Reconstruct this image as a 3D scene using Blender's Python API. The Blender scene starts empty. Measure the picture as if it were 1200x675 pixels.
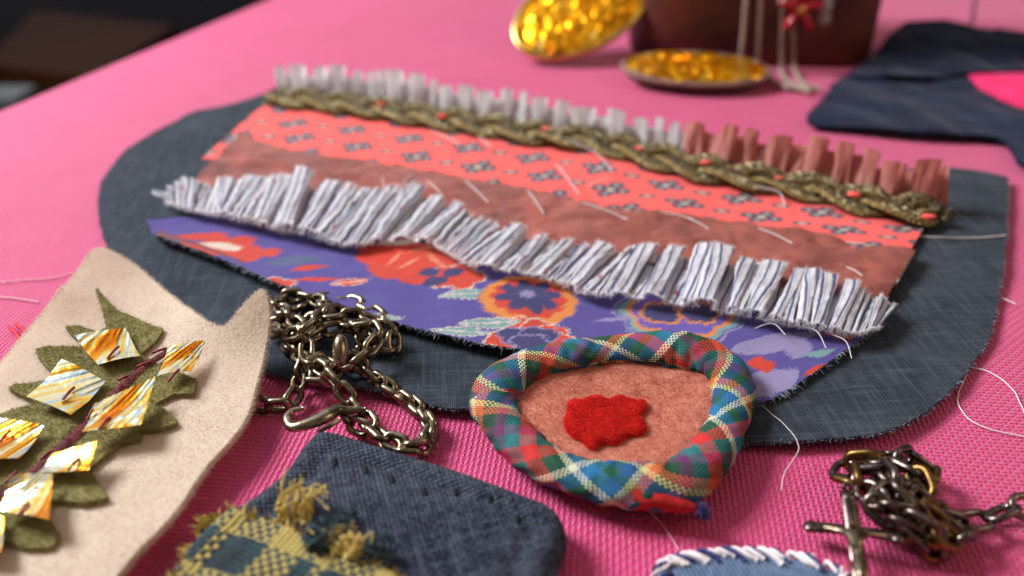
import bpy, math, random
import numpy as np
from mathutils import Vector, Matrix
from mathutils.geometry import delaunay_2d_cdt
rs = np.random.RandomState(7); random.seed(7)
SC = bpy.context.scene; COL = SC.collection
S = 0.01                                   # everything below is written in centimetres

# ------------------------------------------------------------------ camera, world, lamps, exposure
FPX, PITCH, CAMH = 1000.0, math.radians(30.8), 14.0
cd = bpy.data.cameras.new('camera'); cam = bpy.data.objects.new('camera', cd); COL.objects.link(cam)
cam.location = (0, 0, CAMH*S); cam.rotation_euler = (math.pi/2-PITCH, 0, 0)
cd.sensor_width = 36; cd.lens = 36*FPX/1200; cd.clip_start = .01; cd.clip_end = 50
cd.dof.use_dof = True; cd.dof.focus_distance = 22.0*S; cd.dof.aperture_fstop = 7.2
SC.camera = cam
SC.view_settings.view_transform = 'Standard'; SC.view_settings.look = 'None'
SC.view_settings.exposure = 0.1; SC.view_settings.gamma = 1
def lin(r, g, b):
    f = lambda c: (c/255/12.92 if c <= 10 else ((c/255+.055)/1.055)**2.4)
    return (f(r), f(g), f(b), 1)
wd = bpy.data.worlds.new('World'); SC.world = wd; wd.use_nodes = True
wn = wd.node_tree.nodes; wl = wd.node_tree.links
bg = wn['Background']; bg.inputs['Strength'].default_value = .15
_tc = wn.new('ShaderNodeTexCoord'); _no = wn.new('ShaderNodeTexNoise'); _no.inputs['Scale'].default_value = 2.2; _no.inputs['Detail'].default_value = 1.5
_cr = wn.new('ShaderNodeValToRGB')
_cr.color_ramp.elements[0].position = .36; _cr.color_ramp.elements[0].color = (.06, .045, .035, 1)
_cr.color_ramp.elements[1].position = .66; _cr.color_ramp.elements[1].color = (2.2, 1.8, 1.5, 1)
wl.new(_tc.outputs['Generated'], _no.inputs['Vector']); wl.new(_no.outputs['Fac'], _cr.inputs['Fac']); 
_dp = wn.new('ShaderNodeVectorMath'); _dp.operation = 'DOT_PRODUCT'; _dp.inputs[1].default_value = (-.42, .62, .66); wl.new(_tc.outputs['Generated'], _dp.inputs[0])
_mr = wn.new('ShaderNodeMapRange'); _mr.interpolation_type = 'SMOOTHSTEP'; _mr.inputs['From Min'].default_value = .55; _mr.inputs['From Max'].default_value = 1.0; _mr.inputs['To Max'].default_value = 1.0; wl.new(_dp.outputs['Value'], _mr.inputs['Value'])
_mx = wn.new('ShaderNodeMix'); _mx.data_type = 'RGBA'; _mx.blend_type = 'ADD'; wl.new(_mr.outputs[0], _mx.inputs[0]); wl.new(_cr.outputs['Color'], _mx.inputs[6]); _mx.inputs[7].default_value = (3.4, 3.7, 4.6, 1); wl.new(_mx.outputs[2], bg.inputs['Color'])
def area(name, loc, target, size, power, color):
    l = bpy.data.lights.new(name, 'AREA'); l.shape = 'RECTANGLE'; l.size = size[0]*S; l.size_y = size[1]*S; l.energy = power; l.color = color
    o = bpy.data.objects.new(name, l); COL.objects.link(o); o.location = Vector(loc)*S
    o.rotation_euler = (Vector(target)-Vector(loc)).to_track_quat('-Z', 'Y').to_euler(); return o
area('window_light', (-105, 62, 96), (0, 26, 0), (52, 48), 38.0, (.90, .94, 1.0))
area('room_light', (95, 10, 85), (0, 28, 0), (60, 60), 2.6, (1.0, .78, .58))

# ------------------------------------------------------------------ helpers
cp, sp = math.cos(PITCH), math.sin(PITCH)
def at(px, py, z=0.0):
    px = np.asarray(px, float); py = np.asarray(py, float)
    xc = (px-600)/FPX; yc = -(py-337.5)/FPX
    d = np.stack([xc, cp+sp*yc, -sp+cp*yc], -1)
    t = (np.asarray(z, float)-CAMH)/d[..., 2]
    P = d*t[..., None]; P[..., 2] += CAMH; return P
def at_on(pts, h, off=0.0):
    p = np.array(pts, float); z = np.full(len(p), .3)
    for _ in range(25):
        P = at(p[:, 0], p[:, 1], z); z = .5*z+.5*(h(P[:, 0], P[:, 1])+off)
    return at(p[:, 0], p[:, 1], z)
def spl(P, n, closed=False):
    P = np.array(P, float); m = len(P)
    if closed: Q = np.vstack([P[-1:], P, P[:2]]); segs = m
    else: Q = np.vstack([2*P[:1]-P[1:2], P, 2*P[-1:]-P[-2:-1]]); segs = m-1
    k = 24; t = np.linspace(0, 1, k, endpoint=False)[:, None]; out = []
    for i in range(segs):
        a, b, c, d = Q[i:i+4]
        out.append(.5*(2*b+(c-a)*t+(2*a-5*b+4*c-d)*t*t+(3*b-a-3*c+d)*t**3))
    out = np.vstack(out+[P[:1] if closed else P[-1:]])
    L = np.r_[0, np.cumsum(np.linalg.norm(np.diff(out, axis=0), axis=1))]
    s = np.linspace(0, L[-1], n, endpoint=not closed)
    return np.stack([np.interp(s, L, out[:, j]) for j in range(P.shape[1])], 1)
def resample_linear(P, step):
    P = np.array(P, float); Q = np.vstack([P, P[:1]]); L = np.r_[0, np.cumsum(np.linalg.norm(np.diff(Q, axis=0), axis=1))]
    s = np.arange(0, L[-1], step)
    return np.stack([np.interp(s, L, Q[:, j]) for j in range(P.shape[1])], 1)
_perm = np.random.RandomState(3).rand(64, 64)
def vn(x, y, seed=0):
    x = np.asarray(x, float)+seed*7.31; y = np.asarray(y, float)+seed*3.77
    xi = np.floor(x).astype(int); yi = np.floor(y).astype(int); fx = x-xi; fy = y-yi
    fx = fx*fx*(3-2*fx); fy = fy*fy*(3-2*fy); g = lambda a, b: _perm[a % 64, b % 64]
    return (g(xi, yi)*(1-fx)+g(xi+1, yi)*fx)*(1-fy)+(g(xi, yi+1)*(1-fx)+g(xi+1, yi+1)*fx)*fy
def fbm(x, y, seed=0, o=3):
    r = 0; a = .5
    for i in range(o): r = r+a*(vn(np.asarray(x)*2**i, np.asarray(y)*2**i, seed+i)-.5)*2; a *= .5
    return r
def base_of(o):
    v = np.zeros(3)
    while o is not None: v = v+np.array(o.location)/S; o = o.parent
    return v
def mk(name, V, F, mat, parent=None, uv=None, col=None, loc=None, smooth=True, kind=None):
    V = np.asarray(V, float); F = F if isinstance(F, list) else [F]
    F = [np.asarray(f, int) for f in F if len(f)]
    o0 = base_of(parent) if parent is not None else (np.array(loc, float) if loc is not None else np.zeros(3))
    me = bpy.data.meshes.new(name); me.vertices.add(len(V)); me.vertices.foreach_set('co', ((V-o0)*S).ravel())
    li = np.concatenate([f.ravel() for f in F]); tot = np.concatenate([np.full(len(f), f.shape[1]) for f in F])
    me.loops.add(len(li)); me.loops.foreach_set('vertex_index', li)
    me.polygons.add(len(tot)); me.polygons.foreach_set('loop_start', np.r_[0, np.cumsum(tot)[:-1]])
    me.polygons.foreach_set('use_smooth', np.full(len(tot), smooth))
    if uv is None: uv = V[:, :2]
    l = me.uv_layers.new(name='UVMap'); l.data.foreach_set('uv', np.asarray(uv, float)[li].ravel())
    if col is not None:
        a = me.color_attributes.new('Col', 'FLOAT_COLOR', 'POINT'); c = np.ones((len(V), 4)); c[:, :3] = col; a.data.foreach_set('color', c.ravel())
    me.update(calc_edges=True); me.validate()
    if mat is not None: me.materials.append(mat)
    o = bpy.data.objects.new(name, me); COL.objects.link(o)
    if parent is not None: o.parent = parent
    else: o.location = Vector(o0)*S
    if kind: o['kind'] = kind
    return o
def tag(o, label, cat=None, group=None, kind=None):
    o['label'] = label
    if cat: o['category'] = cat
    if group: o['group'] = group
    if kind: o['kind'] = kind
    return o
def thing(name, label, cat, loc, group=None):
    o = bpy.data.objects.new(name, None); COL.objects.link(o); o.location = Vector([float(c) for c in loc])*S; o.empty_display_size = .01
    return tag(o, label, cat, group)
def grid_f(nu, nv, wrap_u=False, wrap_v=False, off=0):
    i = np.arange(nu if wrap_u else nu-1); j = np.arange(nv if wrap_v else nv-1)
    I, J = np.meshgrid(i, j, indexing='ij'); I2 = (I+1) % nu; J2 = (J+1) % nv
    return np.stack([I*nv+J, I2*nv+J, I2*nv+J2, I*nv+J2], -1).reshape(-1, 4)+off
def inside(P, poly):
    x, y = P[:, 0], P[:, 1]; r = np.zeros(len(P), bool); n = len(poly); j = n-1
    for i in range(n):
        xi, yi = poly[i]; xj, yj = poly[j]
        c = ((yi > y) != (yj > y)); 
        with np.errstate(divide='ignore', invalid='ignore'): r ^= c & (x < (xj-xi)*(y-yi)/(yj-yi)+xi)
        j = i
    return r
def edge_dist(P, poly):
    P = np.asarray(P, float); d = np.full(len(P), 1e9); n = len(poly)
    for i in range(n):
        a = poly[i]; b = poly[(i+1) % n]; ab = b-a; L = (ab@ab)+1e-12
        t = np.clip(((P-a)@ab)/L, 0, 1); d = np.minimum(d, np.linalg.norm(P-(a+t[:, None]*ab), axis=1))
    return d
def poly_sheet(out, step, h, thick, bottom=True):
    """flat outline (cm) -> filled sheet whose top follows h(x, y); closed underneath"""
    out = np.asarray(out, float)[:, :2]; n = len(out)
    lo, hi = out.min(0), out.max(0)
    X, Y = np.meshgrid(np.arange(lo[0], hi[0], step), np.arange(lo[1], hi[1], step*.87))
    X = X+((np.arange(X.shape[0]) % 2)*step*.5)[:, None]
    P = np.stack([X.ravel(), Y.ravel()], 1); P = P[inside(P, out)]
    if len(P): P = P[edge_dist(P, out) > step*.45]
    A = np.vstack([out, P])
    v, e, f, *_ = delaunay_2d_cdt([Vector(p) for p in A.tolist()], [(i, (i+1) % n) for i in range(n)], [list(range(n))], 1, 1e-6)
    v = np.array([list(q) for q in v]); tri = np.array([t for t in f if len(t) == 3])
    a = v[tri]; ar = (a[:, 1, 0]-a[:, 0, 0])*(a[:, 2, 1]-a[:, 0, 1])-(a[:, 2, 0]-a[:, 0, 0])*(a[:, 1, 1]-a[:, 0, 1])
    tri[ar < 0] = tri[ar < 0][:, ::-1]
    z = h(v[:, 0], v[:, 1]); T = np.column_stack([v, z]); B = np.column_stack([v, z-thick]); m = len(v)
    F = [tri]
    if bottom:
        ed = np.vstack([tri[:, [0, 1]], tri[:, [1, 2]], tri[:, [2, 0]]]); key = {}
        for p, q in ed: key[(p, q)] = 1
        bd = np.array([(p, q) for p, q in ed if (q, p) not in key])
        T2 = T; V = np.vstack([T, B, T, B])
        F = [tri, tri[:, ::-1]+m, np.column_stack([bd[:, 1], bd[:, 0], bd[:, 0]+m, bd[:, 1]+m])+2*m]
        used = np.zeros(4*m, bool)
        for f_ in F: used[f_.ravel()] = True
        re = np.cumsum(used)-1
        return V[used], [re[f_] for f_ in F]
    return T, F
def frames(P, closed=False):
    P = np.asarray(P, float)
    if closed: T = np.roll(P, -1, 0)-np.roll(P, 1, 0)
    else: T = np.gradient(P, axis=0)
    T /= np.linalg.norm(T, axis=1)[:, None]+1e-12
    up = np.array([0, 0, 1.]); N = np.cross(T, up); bad = np.linalg.norm(N, axis=1) < 1e-3; N[bad] = [1, 0, 0]
    N /= np.linalg.norm(N, axis=1)[:, None]; B = np.cross(N, T); return T, N, B
def tframes(P):
    """parallel-transported frames"""
    T, N, B = frames(P); n = N[0]; NN = [n]
    for i in range(1, len(P)):
        n = n-T[i]*(n@T[i]); n = n/(np.linalg.norm(n)+1e-9); NN.append(n)
    N = np.array(NN); return T, N, np.cross(N, T)
def tube(P, r, seg=8, closed=False, flat=1.0, transport=False, cap=True):
    P = np.asarray(P, float); n = len(P); T, N, B = tframes(P) if transport else frames(P, closed)
    r = np.broadcast_to(np.asarray(r, float), (n,)); a = np.arange(seg)*2*math.pi/seg
    V = P[:, None]+r[:, None, None]*(np.cos(a)[None, :, None]*N[:, None]+flat*np.sin(a)[None, :, None]*B[:, None])
    F = [grid_f(n, seg, closed, True)[:, ::-1]]
    L = np.r_[0, np.cumsum(np.linalg.norm(np.diff(P, axis=0), axis=1))]
    uv = np.stack([np.repeat(L, seg), np.tile(a, n)*np.repeat(r, seg)], 1)
    V = V.reshape(-1, 3)
    if not closed and cap:
        V = np.vstack([V, P[:1], P[-1:]]); uv = np.vstack([uv, uv[:1], uv[-1:]]); k = np.arange(seg); k2 = (k+1) % seg
        F.append(np.stack([k2*0+n*seg, k, k2], 1)); F.append(np.stack([k2*0+n*seg+1, (n-1)*seg+k2, (n-1)*seg+k], 1))
    return V, F, uv
def ellipsoid(c, rx, ry, rz, ax=(1, 0, 0), nu=24, nv=14):
    t = np.linspace(0, math.pi, nv); p = np.linspace(0, 2*math.pi, nu, endpoint=False); T_, P_ = np.meshgrid(t, p, indexing='ij'); l = np.stack([np.cos(T_)*rx, np.sin(T_)*np.cos(P_)*ry, np.sin(T_)*np.sin(P_)*rz], -1)
    x = np.array(ax, float); x /= np.linalg.norm(x); y = np.cross([0, .3, 1.], x); y /= np.linalg.norm(y); z = np.cross(x, y); V = c+l[..., :1]*x+l[..., 1:2]*y+l[..., 2:]*z
    return V.reshape(-1, 3), [grid_f(nv, nu, False, True)], np.stack([T_, P_], -1).reshape(-1, 2)
def join(parts):
    V = []; F = []; U = []; k = 0
    for p in parts:
        V.append(p[0]); F += [np.asarray(f)+k for f in p[1]]; U.append(p[2] if len(p) > 2 else p[0][:, :2]); k += len(p[0])
    return np.vstack(V), F, np.vstack(U)
def fibres(P, N, L, r, curl=.6, seed=1):
    """thin tapering ribbons standing on points P, leaning about N"""
    q = np.random.RandomState(seed); n = len(P); L = np.broadcast_to(L, (n,))*q.uniform(.4, 1.2, n)
    D = N+q.normal(0, curl, (n, 3)); D /= np.linalg.norm(D, axis=1)[:, None]
    D2 = D+q.normal(0, curl, (n, 3)); D2 /= np.linalg.norm(D2, axis=1)[:, None]
    W = np.cross(D, q.normal(0, 1, (n, 3))); W /= np.linalg.norm(W, axis=1)[:, None]+1e-9; W *= r
    a = P+D*(L*.5)[:, None]; b = a+D2*(L*.5)[:, None]
    V = np.stack([P-W, P+W, a-W*.8, a+W*.8, b], 1).reshape(-1, 3); k = np.arange(n)[:, None]*5
    return V, [k+np.array([[0, 1, 3, 2]]), k+np.array([[2, 3, 4]])]
def scatter(V, F, n, seed=2, up=True):
    q = np.random.RandomState(seed); T = np.vstack([f[:, :3] for f in F] + [f[:, [0, 2, 3]] for f in F if f.shape[1] == 4])
    a, b, c = V[T[:, 0]], V[T[:, 1]], V[T[:, 2]]; N = np.cross(b-a, c-a); A = np.linalg.norm(N, axis=1)
    w = A*(N[:, 2] > 0 if up else 1); i = q.choice(len(T), n, p=w/w.sum()); u = q.rand(n, 2); u[u.sum(1) > 1] = 1-u[u.sum(1) > 1]
    return a[i]+(b-a)[i]*u[:, :1]+(c-a)[i]*u[:, 1:], N[i]/(A[i][:, None]+1e-12)
def fray(out3, n, L, r, seed=3, curl=.5, up=.1):
    """loose thread ends along a closed outline, pointing outwards"""
    q = np.random.RandomState(seed); P = np.asarray(out3, float); m = len(P); c = P.mean(0)
    t = q.rand(n)*m; i = t.astype(int); f = (t-i)[:, None]; a = P[i % m]; b = P[(i+1) % m]; X = a*(1-f)+b*f
    T = b-a; N = np.cross(T, [0, 0, 1.]); N /= np.linalg.norm(N, axis=1)[:, None]+1e-9
    s = np.sign(((X-c)*N).sum(1)); N *= s[:, None]; N[:, 2] += up
    return fibres(X-N*r*2, N, L, r, curl, seed+1)

# ------------------------------------------------------------------ node helpers and materials
class G:
    def __init__(g, name):
        g.m = bpy.data.materials.new(name); g.m.use_nodes = True; g.t = g.m.node_tree; g.b = g.t.nodes['Principled BSDF']; g._uv = None
    def set(g, s, v):
        if isinstance(v, bpy.types.NodeSocket): g.t.links.new(v, s)
        else: s.default_value = v
    def n(g, ty, outp=0, **k):
        nd = g.t.nodes.new(ty)
        for a, v in k.items():
            if a.startswith('i_'): g.set(nd.inputs[a[2:].replace('_', ' ')] if not a[2:].isdigit() else nd.inputs[int(a[2:])], v)
            else: setattr(nd, a, v)
        return nd.outputs[outp]
    def ma(g, op, a, b=0.0, c=0.0):
        nd = g.t.nodes.new('ShaderNodeMath'); nd.operation = op
        for i, v in enumerate((a, b, c)): g.set(nd.inputs[i], v)
        return nd.outputs[0]
    def mix(g, f, a, b, mode='MIX'):
        nd = g.t.nodes.new('ShaderNodeMix'); nd.data_type = 'RGBA'; nd.blend_type = mode
        g.set(nd.inputs[0], f); g.set(nd.inputs[6], a); g.set(nd.inputs[7], b); return nd.outputs[2]
    def uv(g, rot=0.0):
        v = g.n('ShaderNodeUVMap')
        if rot:
            mp = g.t.nodes.new('ShaderNodeMapping'); mp.inputs['Rotation'].default_value = (0, 0, rot); g.t.links.new(v, mp.inputs['Vector']); v = mp.outputs[0]
        nd = g.t.nodes.new('ShaderNodeSeparateXYZ'); g.t.links.new(v, nd.inputs[0]); return nd.outputs[0], nd.outputs[1]
    def vec(g, x, y, z=0.0): return g.n('ShaderNodeCombineXYZ', i_X=x, i_Y=y, i_Z=z)
    def obj(g, s=100.0):
        tc = g.t.nodes.new('ShaderNodeTexCoord'); mp = g.t.nodes.new('ShaderNodeMapping'); mp.inputs['Scale'].default_value = (s, s, s)
        g.t.links.new(tc.outputs['Object'], mp.inputs['Vector']); return mp.outputs[0]
    def noise(g, vec, scale=1.0, detail=3.0, rough=.55, outp=0, dist=0.0):
        return g.n('ShaderNodeTexNoise', outp, i_Vector=vec, i_Scale=scale, i_Detail=detail, i_Roughness=rough, i_Distortion=dist)
    def ramp(g, f, stops, interp='LINEAR'):
        nd = g.t.nodes.new('ShaderNodeValToRGB'); r = nd.color_ramp; r.interpolation = interp
        while len(r.elements) < len(stops): r.elements.new(1)
        for e, (p, c) in zip(r.elements, stops): e.position = p; e.color = c if len(c) == 4 else (*c, 1)
        g.set(nd.inputs[0], f); return nd.outputs[0]
    def weave(g, u, v, p):
        u = g.ma('DIVIDE', u, p); v = g.ma('DIVIDE', v, p)
        su = g.ma('SINE', g.ma('MULTIPLY', g.ma('FRACT', u), math.pi)); sv = g.ma('SINE', g.ma('MULTIPLY', g.ma('FRACT', v), math.pi))
        a = g.ma('COSINE', g.ma('MULTIPLY', g.ma('ADD', g.ma('SUBTRACT', v, .5), g.ma('FLOOR', u)), math.pi))
        b = g.ma('COSINE', g.ma('MULTIPLY', g.ma('ADD', g.ma('SUBTRACT', u, .5), g.ma('FLOOR', v)), math.pi))
        hw = g.ma('MULTIPLY', su, g.ma('MULTIPLY_ADD', a, .5, .5)); hf = g.ma('MULTIPLY', sv, g.ma('MULTIPLY_ADD', b, -.5, .5))
        return g.ma('MAXIMUM', hw, hf), g.ma('GREATER_THAN', hw, hf)
    def bump(g, h, dist, strength=1.0, prev=None):
        k = dict(i_Height=h, i_Distance=dist*S, i_Strength=strength)
        if prev is not None: k['i_Normal'] = prev
        g.nrm = g.n('ShaderNodeBump', **k); g.t.links.new(g.nrm, g.b.inputs['Normal']); return g.nrm
    def done(g, col=None, rough=.85, metal=0.0, sheen=0.0, spec=.3, **k):
        b = g.b
        if col is not None: g.set(b.inputs['Base Color'], col)
        g.set(b.inputs['Roughness'], rough); g.set(b.inputs['Metallic'], metal); g.set(b.inputs['Sheen Weight'], sheen); g.set(b.inputs['Specular IOR Level'], spec)
        b.inputs['Sheen Roughness'].default_value = .4
        for a, v in k.items(): g.set(b.inputs[a.replace('_', ' ')], v)
        return g.m

def translucent(m, col, fac):
    t = m.node_tree; out = t.nodes['Material Output']; tr = t.nodes.new('ShaderNodeBsdfTranslucent'); tr.inputs['Color'].default_value = col; mx = t.nodes.new('ShaderNodeMixShader'); mx.inputs[0].default_value = fac
    t.links.new(t.nodes['Principled BSDF'].outputs[0], mx.inputs[1]); t.links.new(tr.outputs[0], mx.inputs[2]); t.links.new(mx.outputs[0], out.inputs['Surface']); return m
def m_canvas():
    g = G('pink_canvas'); u, v = g.uv(math.radians(7))
    o = g.obj(); w = g.noise(o, .2, 1); u = g.ma('MULTIPLY_ADD', w, .25, u); v = g.ma('MULTIPLY_ADD', g.noise(o, .17, 1), .25, v)
    h, m = g.weave(u, v, .135)
    sl = g.noise(g.vec(g.ma('MULTIPLY', u, .5), g.ma('MULTIPLY', v, 9)), 1, 2); sl2 = g.noise(g.vec(g.ma('MULTIPLY', u, 9), g.ma('MULTIPLY', v, .5)), 1, 2)
    s = g.n('ShaderNodeMix', 0, i_0=m, i_2=sl2, i_3=sl)
    c = g.mix(s, lin(182, 28, 84), lin(220, 58, 120))
    c = g.mix(g.ma('MULTIPLY', g.noise(o, .13, 3), .35), c, lin(238, 70, 140))
    hh = g.ma('ADD', h, g.ma('MULTIPLY', g.noise(o, 14, 2), .25))
    nb = g.bump(g.noise(o, .16, 2), .5, .5); g.bump(hh, .05, 1.0, nb)
    return g.done(c, .5, sheen=.3, spec=.55)
def m_denim(name, c0, c1, c2, p=.055, rot=0.0, slub=1.0, bumpd=.02, twill=False, salt=0.0):
    g = G(name); u, v = g.uv(rot); o = g.obj()
    h, m = g.weave(u, v, p)
    if twill:
        t = g.ma('FRACT', g.ma('DIVIDE', g.ma('ADD', u, g.ma('MULTIPLY', v, .6)), p*1.9)); h = g.ma('SINE', g.ma('MULTIPLY', t, math.pi)); m = g.ma('GREATER_THAN', h, .72)
    a = g.noise(g.vec(g.ma('MULTIPLY', u, .55), g.ma('MULTIPLY', v, 7)), 1, 3, .7); b = g.noise(g.vec(g.ma('MULTIPLY', u, 7), g.ma('MULTIPLY', v, .55)), 1, 3, .7)
    c = g.mix(m, c0, c1)
    c = g.mix(g.ramp(a, [(.48, (0, 0, 0)), (.78, (.75*slub,)*3)]), c, c2); c = g.mix(g.ramp(b, [(.48, (0, 0, 0)), (.78, (.75*slub,)*3)]), c, c2)
    c = g.mix(g.ma('MULTIPLY', g.noise(o, .5, 3), .3), c, c0)
    c = g.mix(g.ramp(g.noise(o, .28, 4, .65), [(.45, (0, 0, 0)), (.75, (.22, .22, .22))]), c, c2)
    if salt: c = g.mix(g.ramp(g.noise(o, 8, 2, .6), [(.42, (0, 0, 0)), (.62, (salt,)*3)]), c, c2); c = g.mix(g.ramp(g.noise(o, 6.5, 2, .6), [(.5, (0, 0, 0)), (.68, (salt*1.5,)*3)]), c, c0)
    g.bump(g.ma('ADD', h, g.ma('MULTIPLY', g.ma('ADD', a, b), .6)), bumpd, .8)
    return g.done(c, .9, sheen=.04, spec=.1)
def m_plain(name, c0, c1, sc=1.0, rough=.9, bumpd=.01, bsc=12.0, p=None, **k):
    g = G(name); o = g.obj(); n = g.noise(o, sc, 4, .6); c = g.mix(g.ramp(n, [(.3, (0, 0, 0)), (.7, (1, 1, 1))]), c0, c1)
    h = g.noise(o, bsc, 4, .65)
    if p:
        u, v = g.uv(); w, m = g.weave(u, v, p); h = g.ma('ADD', w, g.ma('MULTIPLY', h, .5))
    g.bump(h, bumpd, .9); return g.done(c, rough, **k)
def m_attr(name, p=.04, bumpd=.012, rough=.85, rib=False, **k):
    g = G(name); u, v = g.uv(); o = g.obj(); c = g.n('ShaderNodeAttribute', attribute_name='Col')
    if rib: h = g.ma('SINE', g.ma('MULTIPLY', g.ma('ADD', v, g.ma('MULTIPLY', g.noise(o, .6, 2), .12)), 2*math.pi/p)); w = g.ma('MULTIPLY_ADD', h, .5, .5)
    else: w, m = g.weave(u, v, p)
    c = g.mix(g.ma('MULTIPLY', g.noise(o, 5, 3), .25), c, (.02, .02, .03, 1)) if rib else c
    g.bump(g.ma('ADD', w, g.ma('MULTIPLY', g.noise(o, 1.6, 3), 2.2)), bumpd, .8); return g.done(c, rough, **k)
def m_metal(name, c0, c1, rough=.28, sc=3.0):
    g = G(name); o = g.obj(); n = g.noise(o, sc, 4, .6); c = g.mix(g.ramp(n, [(.35, (0, 0, 0)), (.65, (1, 1, 1))]), c0, c1)
    g.bump(g.noise(o, 14, 3), .006, .5); return g.done(c, g.ma('MULTIPLY_ADD', n, .25, rough-.1), metal=1.0, spec=.5)
def m_stripe():
    g = G('striped_cotton'); u, v = g.uv(); o = g.obj()
    t = g.ma('FRACT', g.ma('DIVIDE', u, .3)); c = g.ramp(t, [(0, lin(240, 236, 234)), (.34, lin(242, 238, 236)), (.42, lin(66, 78, 124)), (.62, lin(70, 82, 126)), (.7, lin(236, 232, 232)), (.82, lin(238, 234, 234)), (.86, lin(140, 132, 150)), (.92, lin(236, 232, 232))])
    # tiny red sprigs woven in every few stripes
    cu = g.ma('SUBTRACT', g.ma('FRACT', g.ma('DIVIDE', u, 1.9)), .5); iu = g.ma('FLOOR', g.ma('DIVIDE', u, 1.9))
    cv = g.ma('SUBTRACT', g.ma('FRACT', g.ma('ADD', g.ma('DIVIDE', v, 1.5), g.ma('MULTIPLY', iu, .37))), .5)
    d = g.ma('ADD', g.ma('POWER', g.ma('MULTIPLY', cu, 1.9), 2.0), g.ma('POWER', g.ma('MULTIPLY', cv, 1.5), 2.0))
    c = g.mix(g.ma('MULTIPLY', g.ma('LESS_THAN', d, .009), .8), c, lin(205, 60, 70))
    h, m = g.weave(u, v, .05); g.bump(g.ma('ADD', h, g.ma('MULTIPLY', g.noise(o, 5, 3), .8)), .01, .8)
    return g.done(c, .85, sheen=.1, spec=.2)
PL = [(0, lin(22, 84, 60)), (.08, lin(24, 104, 150)), (.18, lin(204, 200, 168)), (.24, lin(24, 72, 48)), (.37, lin(200, 36, 32)), (.49, lin(28, 104, 104)), (.6, lin(104, 42, 88)), (.68, lin(20, 62, 38)), (.79, lin(196, 92, 48)), (.86, lin(196, 186, 122)), (.91, lin(18, 76, 126))]
def m_plaid():
    g = G('plaid_cotton'); u, v = g.uv(math.radians(38)); o = g.obj()
    a = g.ramp(g.ma('FRACT', g.ma('DIVIDE', u, 3.3)), PL, 'CONSTANT'); b = g.ramp(g.ma('FRACT', g.ma('ADD', g.ma('DIVIDE', v, 3.3), .33)), PL, 'CONSTANT')
    h, m = g.weave(u, v, .058); c = g.mix(m, a, b); g.bump(g.ma('ADD', h, g.ma('MULTIPLY', g.noise(o, 2, 3), 1.2)), .02, .8)
    return g.done(c, .6, sheen=0, spec=.3)
def m_tartan():
    g = G('yellow_plaid_wool'); u, v = g.uv(math.radians(24)); o = g.obj()
    ye = lin(196, 172, 92); te = lin(40, 66, 72); dk = lin(30, 44, 50)
    st = [(0, ye), (.34, te), (.5, ye), (.6, dk), (.86, te)]
    a = g.ramp(g.ma('FRACT', g.ma('DIVIDE', u, 2.3)), st, 'CONSTANT'); b = g.ramp(g.ma('FRACT', g.ma('ADD', g.ma('DIVIDE', v, 2.3), .15)), st, 'CONSTANT')
    h, m = g.weave(u, v, .12); c = g.mix(m, a, b); c = g.mix(g.ma('MULTIPLY', g.noise(o, 6, 3), .4), c, dk)
    g.bump(g.ma('ADD', h, g.ma('MULTIPLY', g.noise(o, 12, 3), .5)), .05, 1.0); return g.done(c, .85, sheen=.2, spec=.2)
def m_foil(name, st, bumpd=.05, sc=1.0, rough=.16):
    g = G(name); o = g.obj(); n = g.noise(o, 1.1*sc, 3, .6, dist=1.2); c = g.ramp(n, st)
    u, v = g.uv(); w = g.ma('SINE', g.ma('ADD', g.ma('MULTIPLY', g.ma('ADD', u, g.ma('MULTIPLY', v, .4)), 22*sc), g.ma('MULTIPLY', g.noise(o, 1.2*sc, 2), 9)))
    g.bump(g.ma('ADD', g.ma('MULTIPLY', g.noise(o, 2.2*sc, 3), 1.5), g.ma('MULTIPLY', w, .14)), bumpd, .8); return g.done(c, rough, metal=.9, spec=.6)
def m_sequin():
    g = G('gold_sequin_foil'); u, v = g.uv(); o = g.obj(); k = g.noise(o, .16, 1)
    an = g.ma('ARCTAN2', g.ma('SUBTRACT', v, g.ma('MULTIPLY_ADD', k, 3.0, -2.4)), g.ma('SUBTRACT', u, g.ma('MULTIPLY_ADD', k, -2.0, 3.0)))
    n = g.noise(g.vec(g.ma('MULTIPLY', an, 4.5), g.ma('MULTIPLY', k, 9), g.noise(o, .5, 2)), 1, 2, .6); c = g.ramp(n, [(.3, lin(226, 116, 8)), (.42, lin(246, 166, 26)), (.47, lin(252, 226, 140)), (.52, lin(250, 240, 200)), (.55, lin(186, 214, 224)), (.58, lin(250, 220, 110)), (.68, lin(240, 156, 24))])
    w = g.ma('SINE', g.ma('MULTIPLY', an, 60)); g.bump(g.ma('ADD', g.ma('MULTIPLY', n, 5.0), g.ma('ADD', g.ma('MULTIPLY', w, .3), g.ma('MULTIPLY', g.noise(o, 2.5, 2), 2.0))), .03, .7); return g.done(c, .22, metal=.85, spec=.6)
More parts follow.
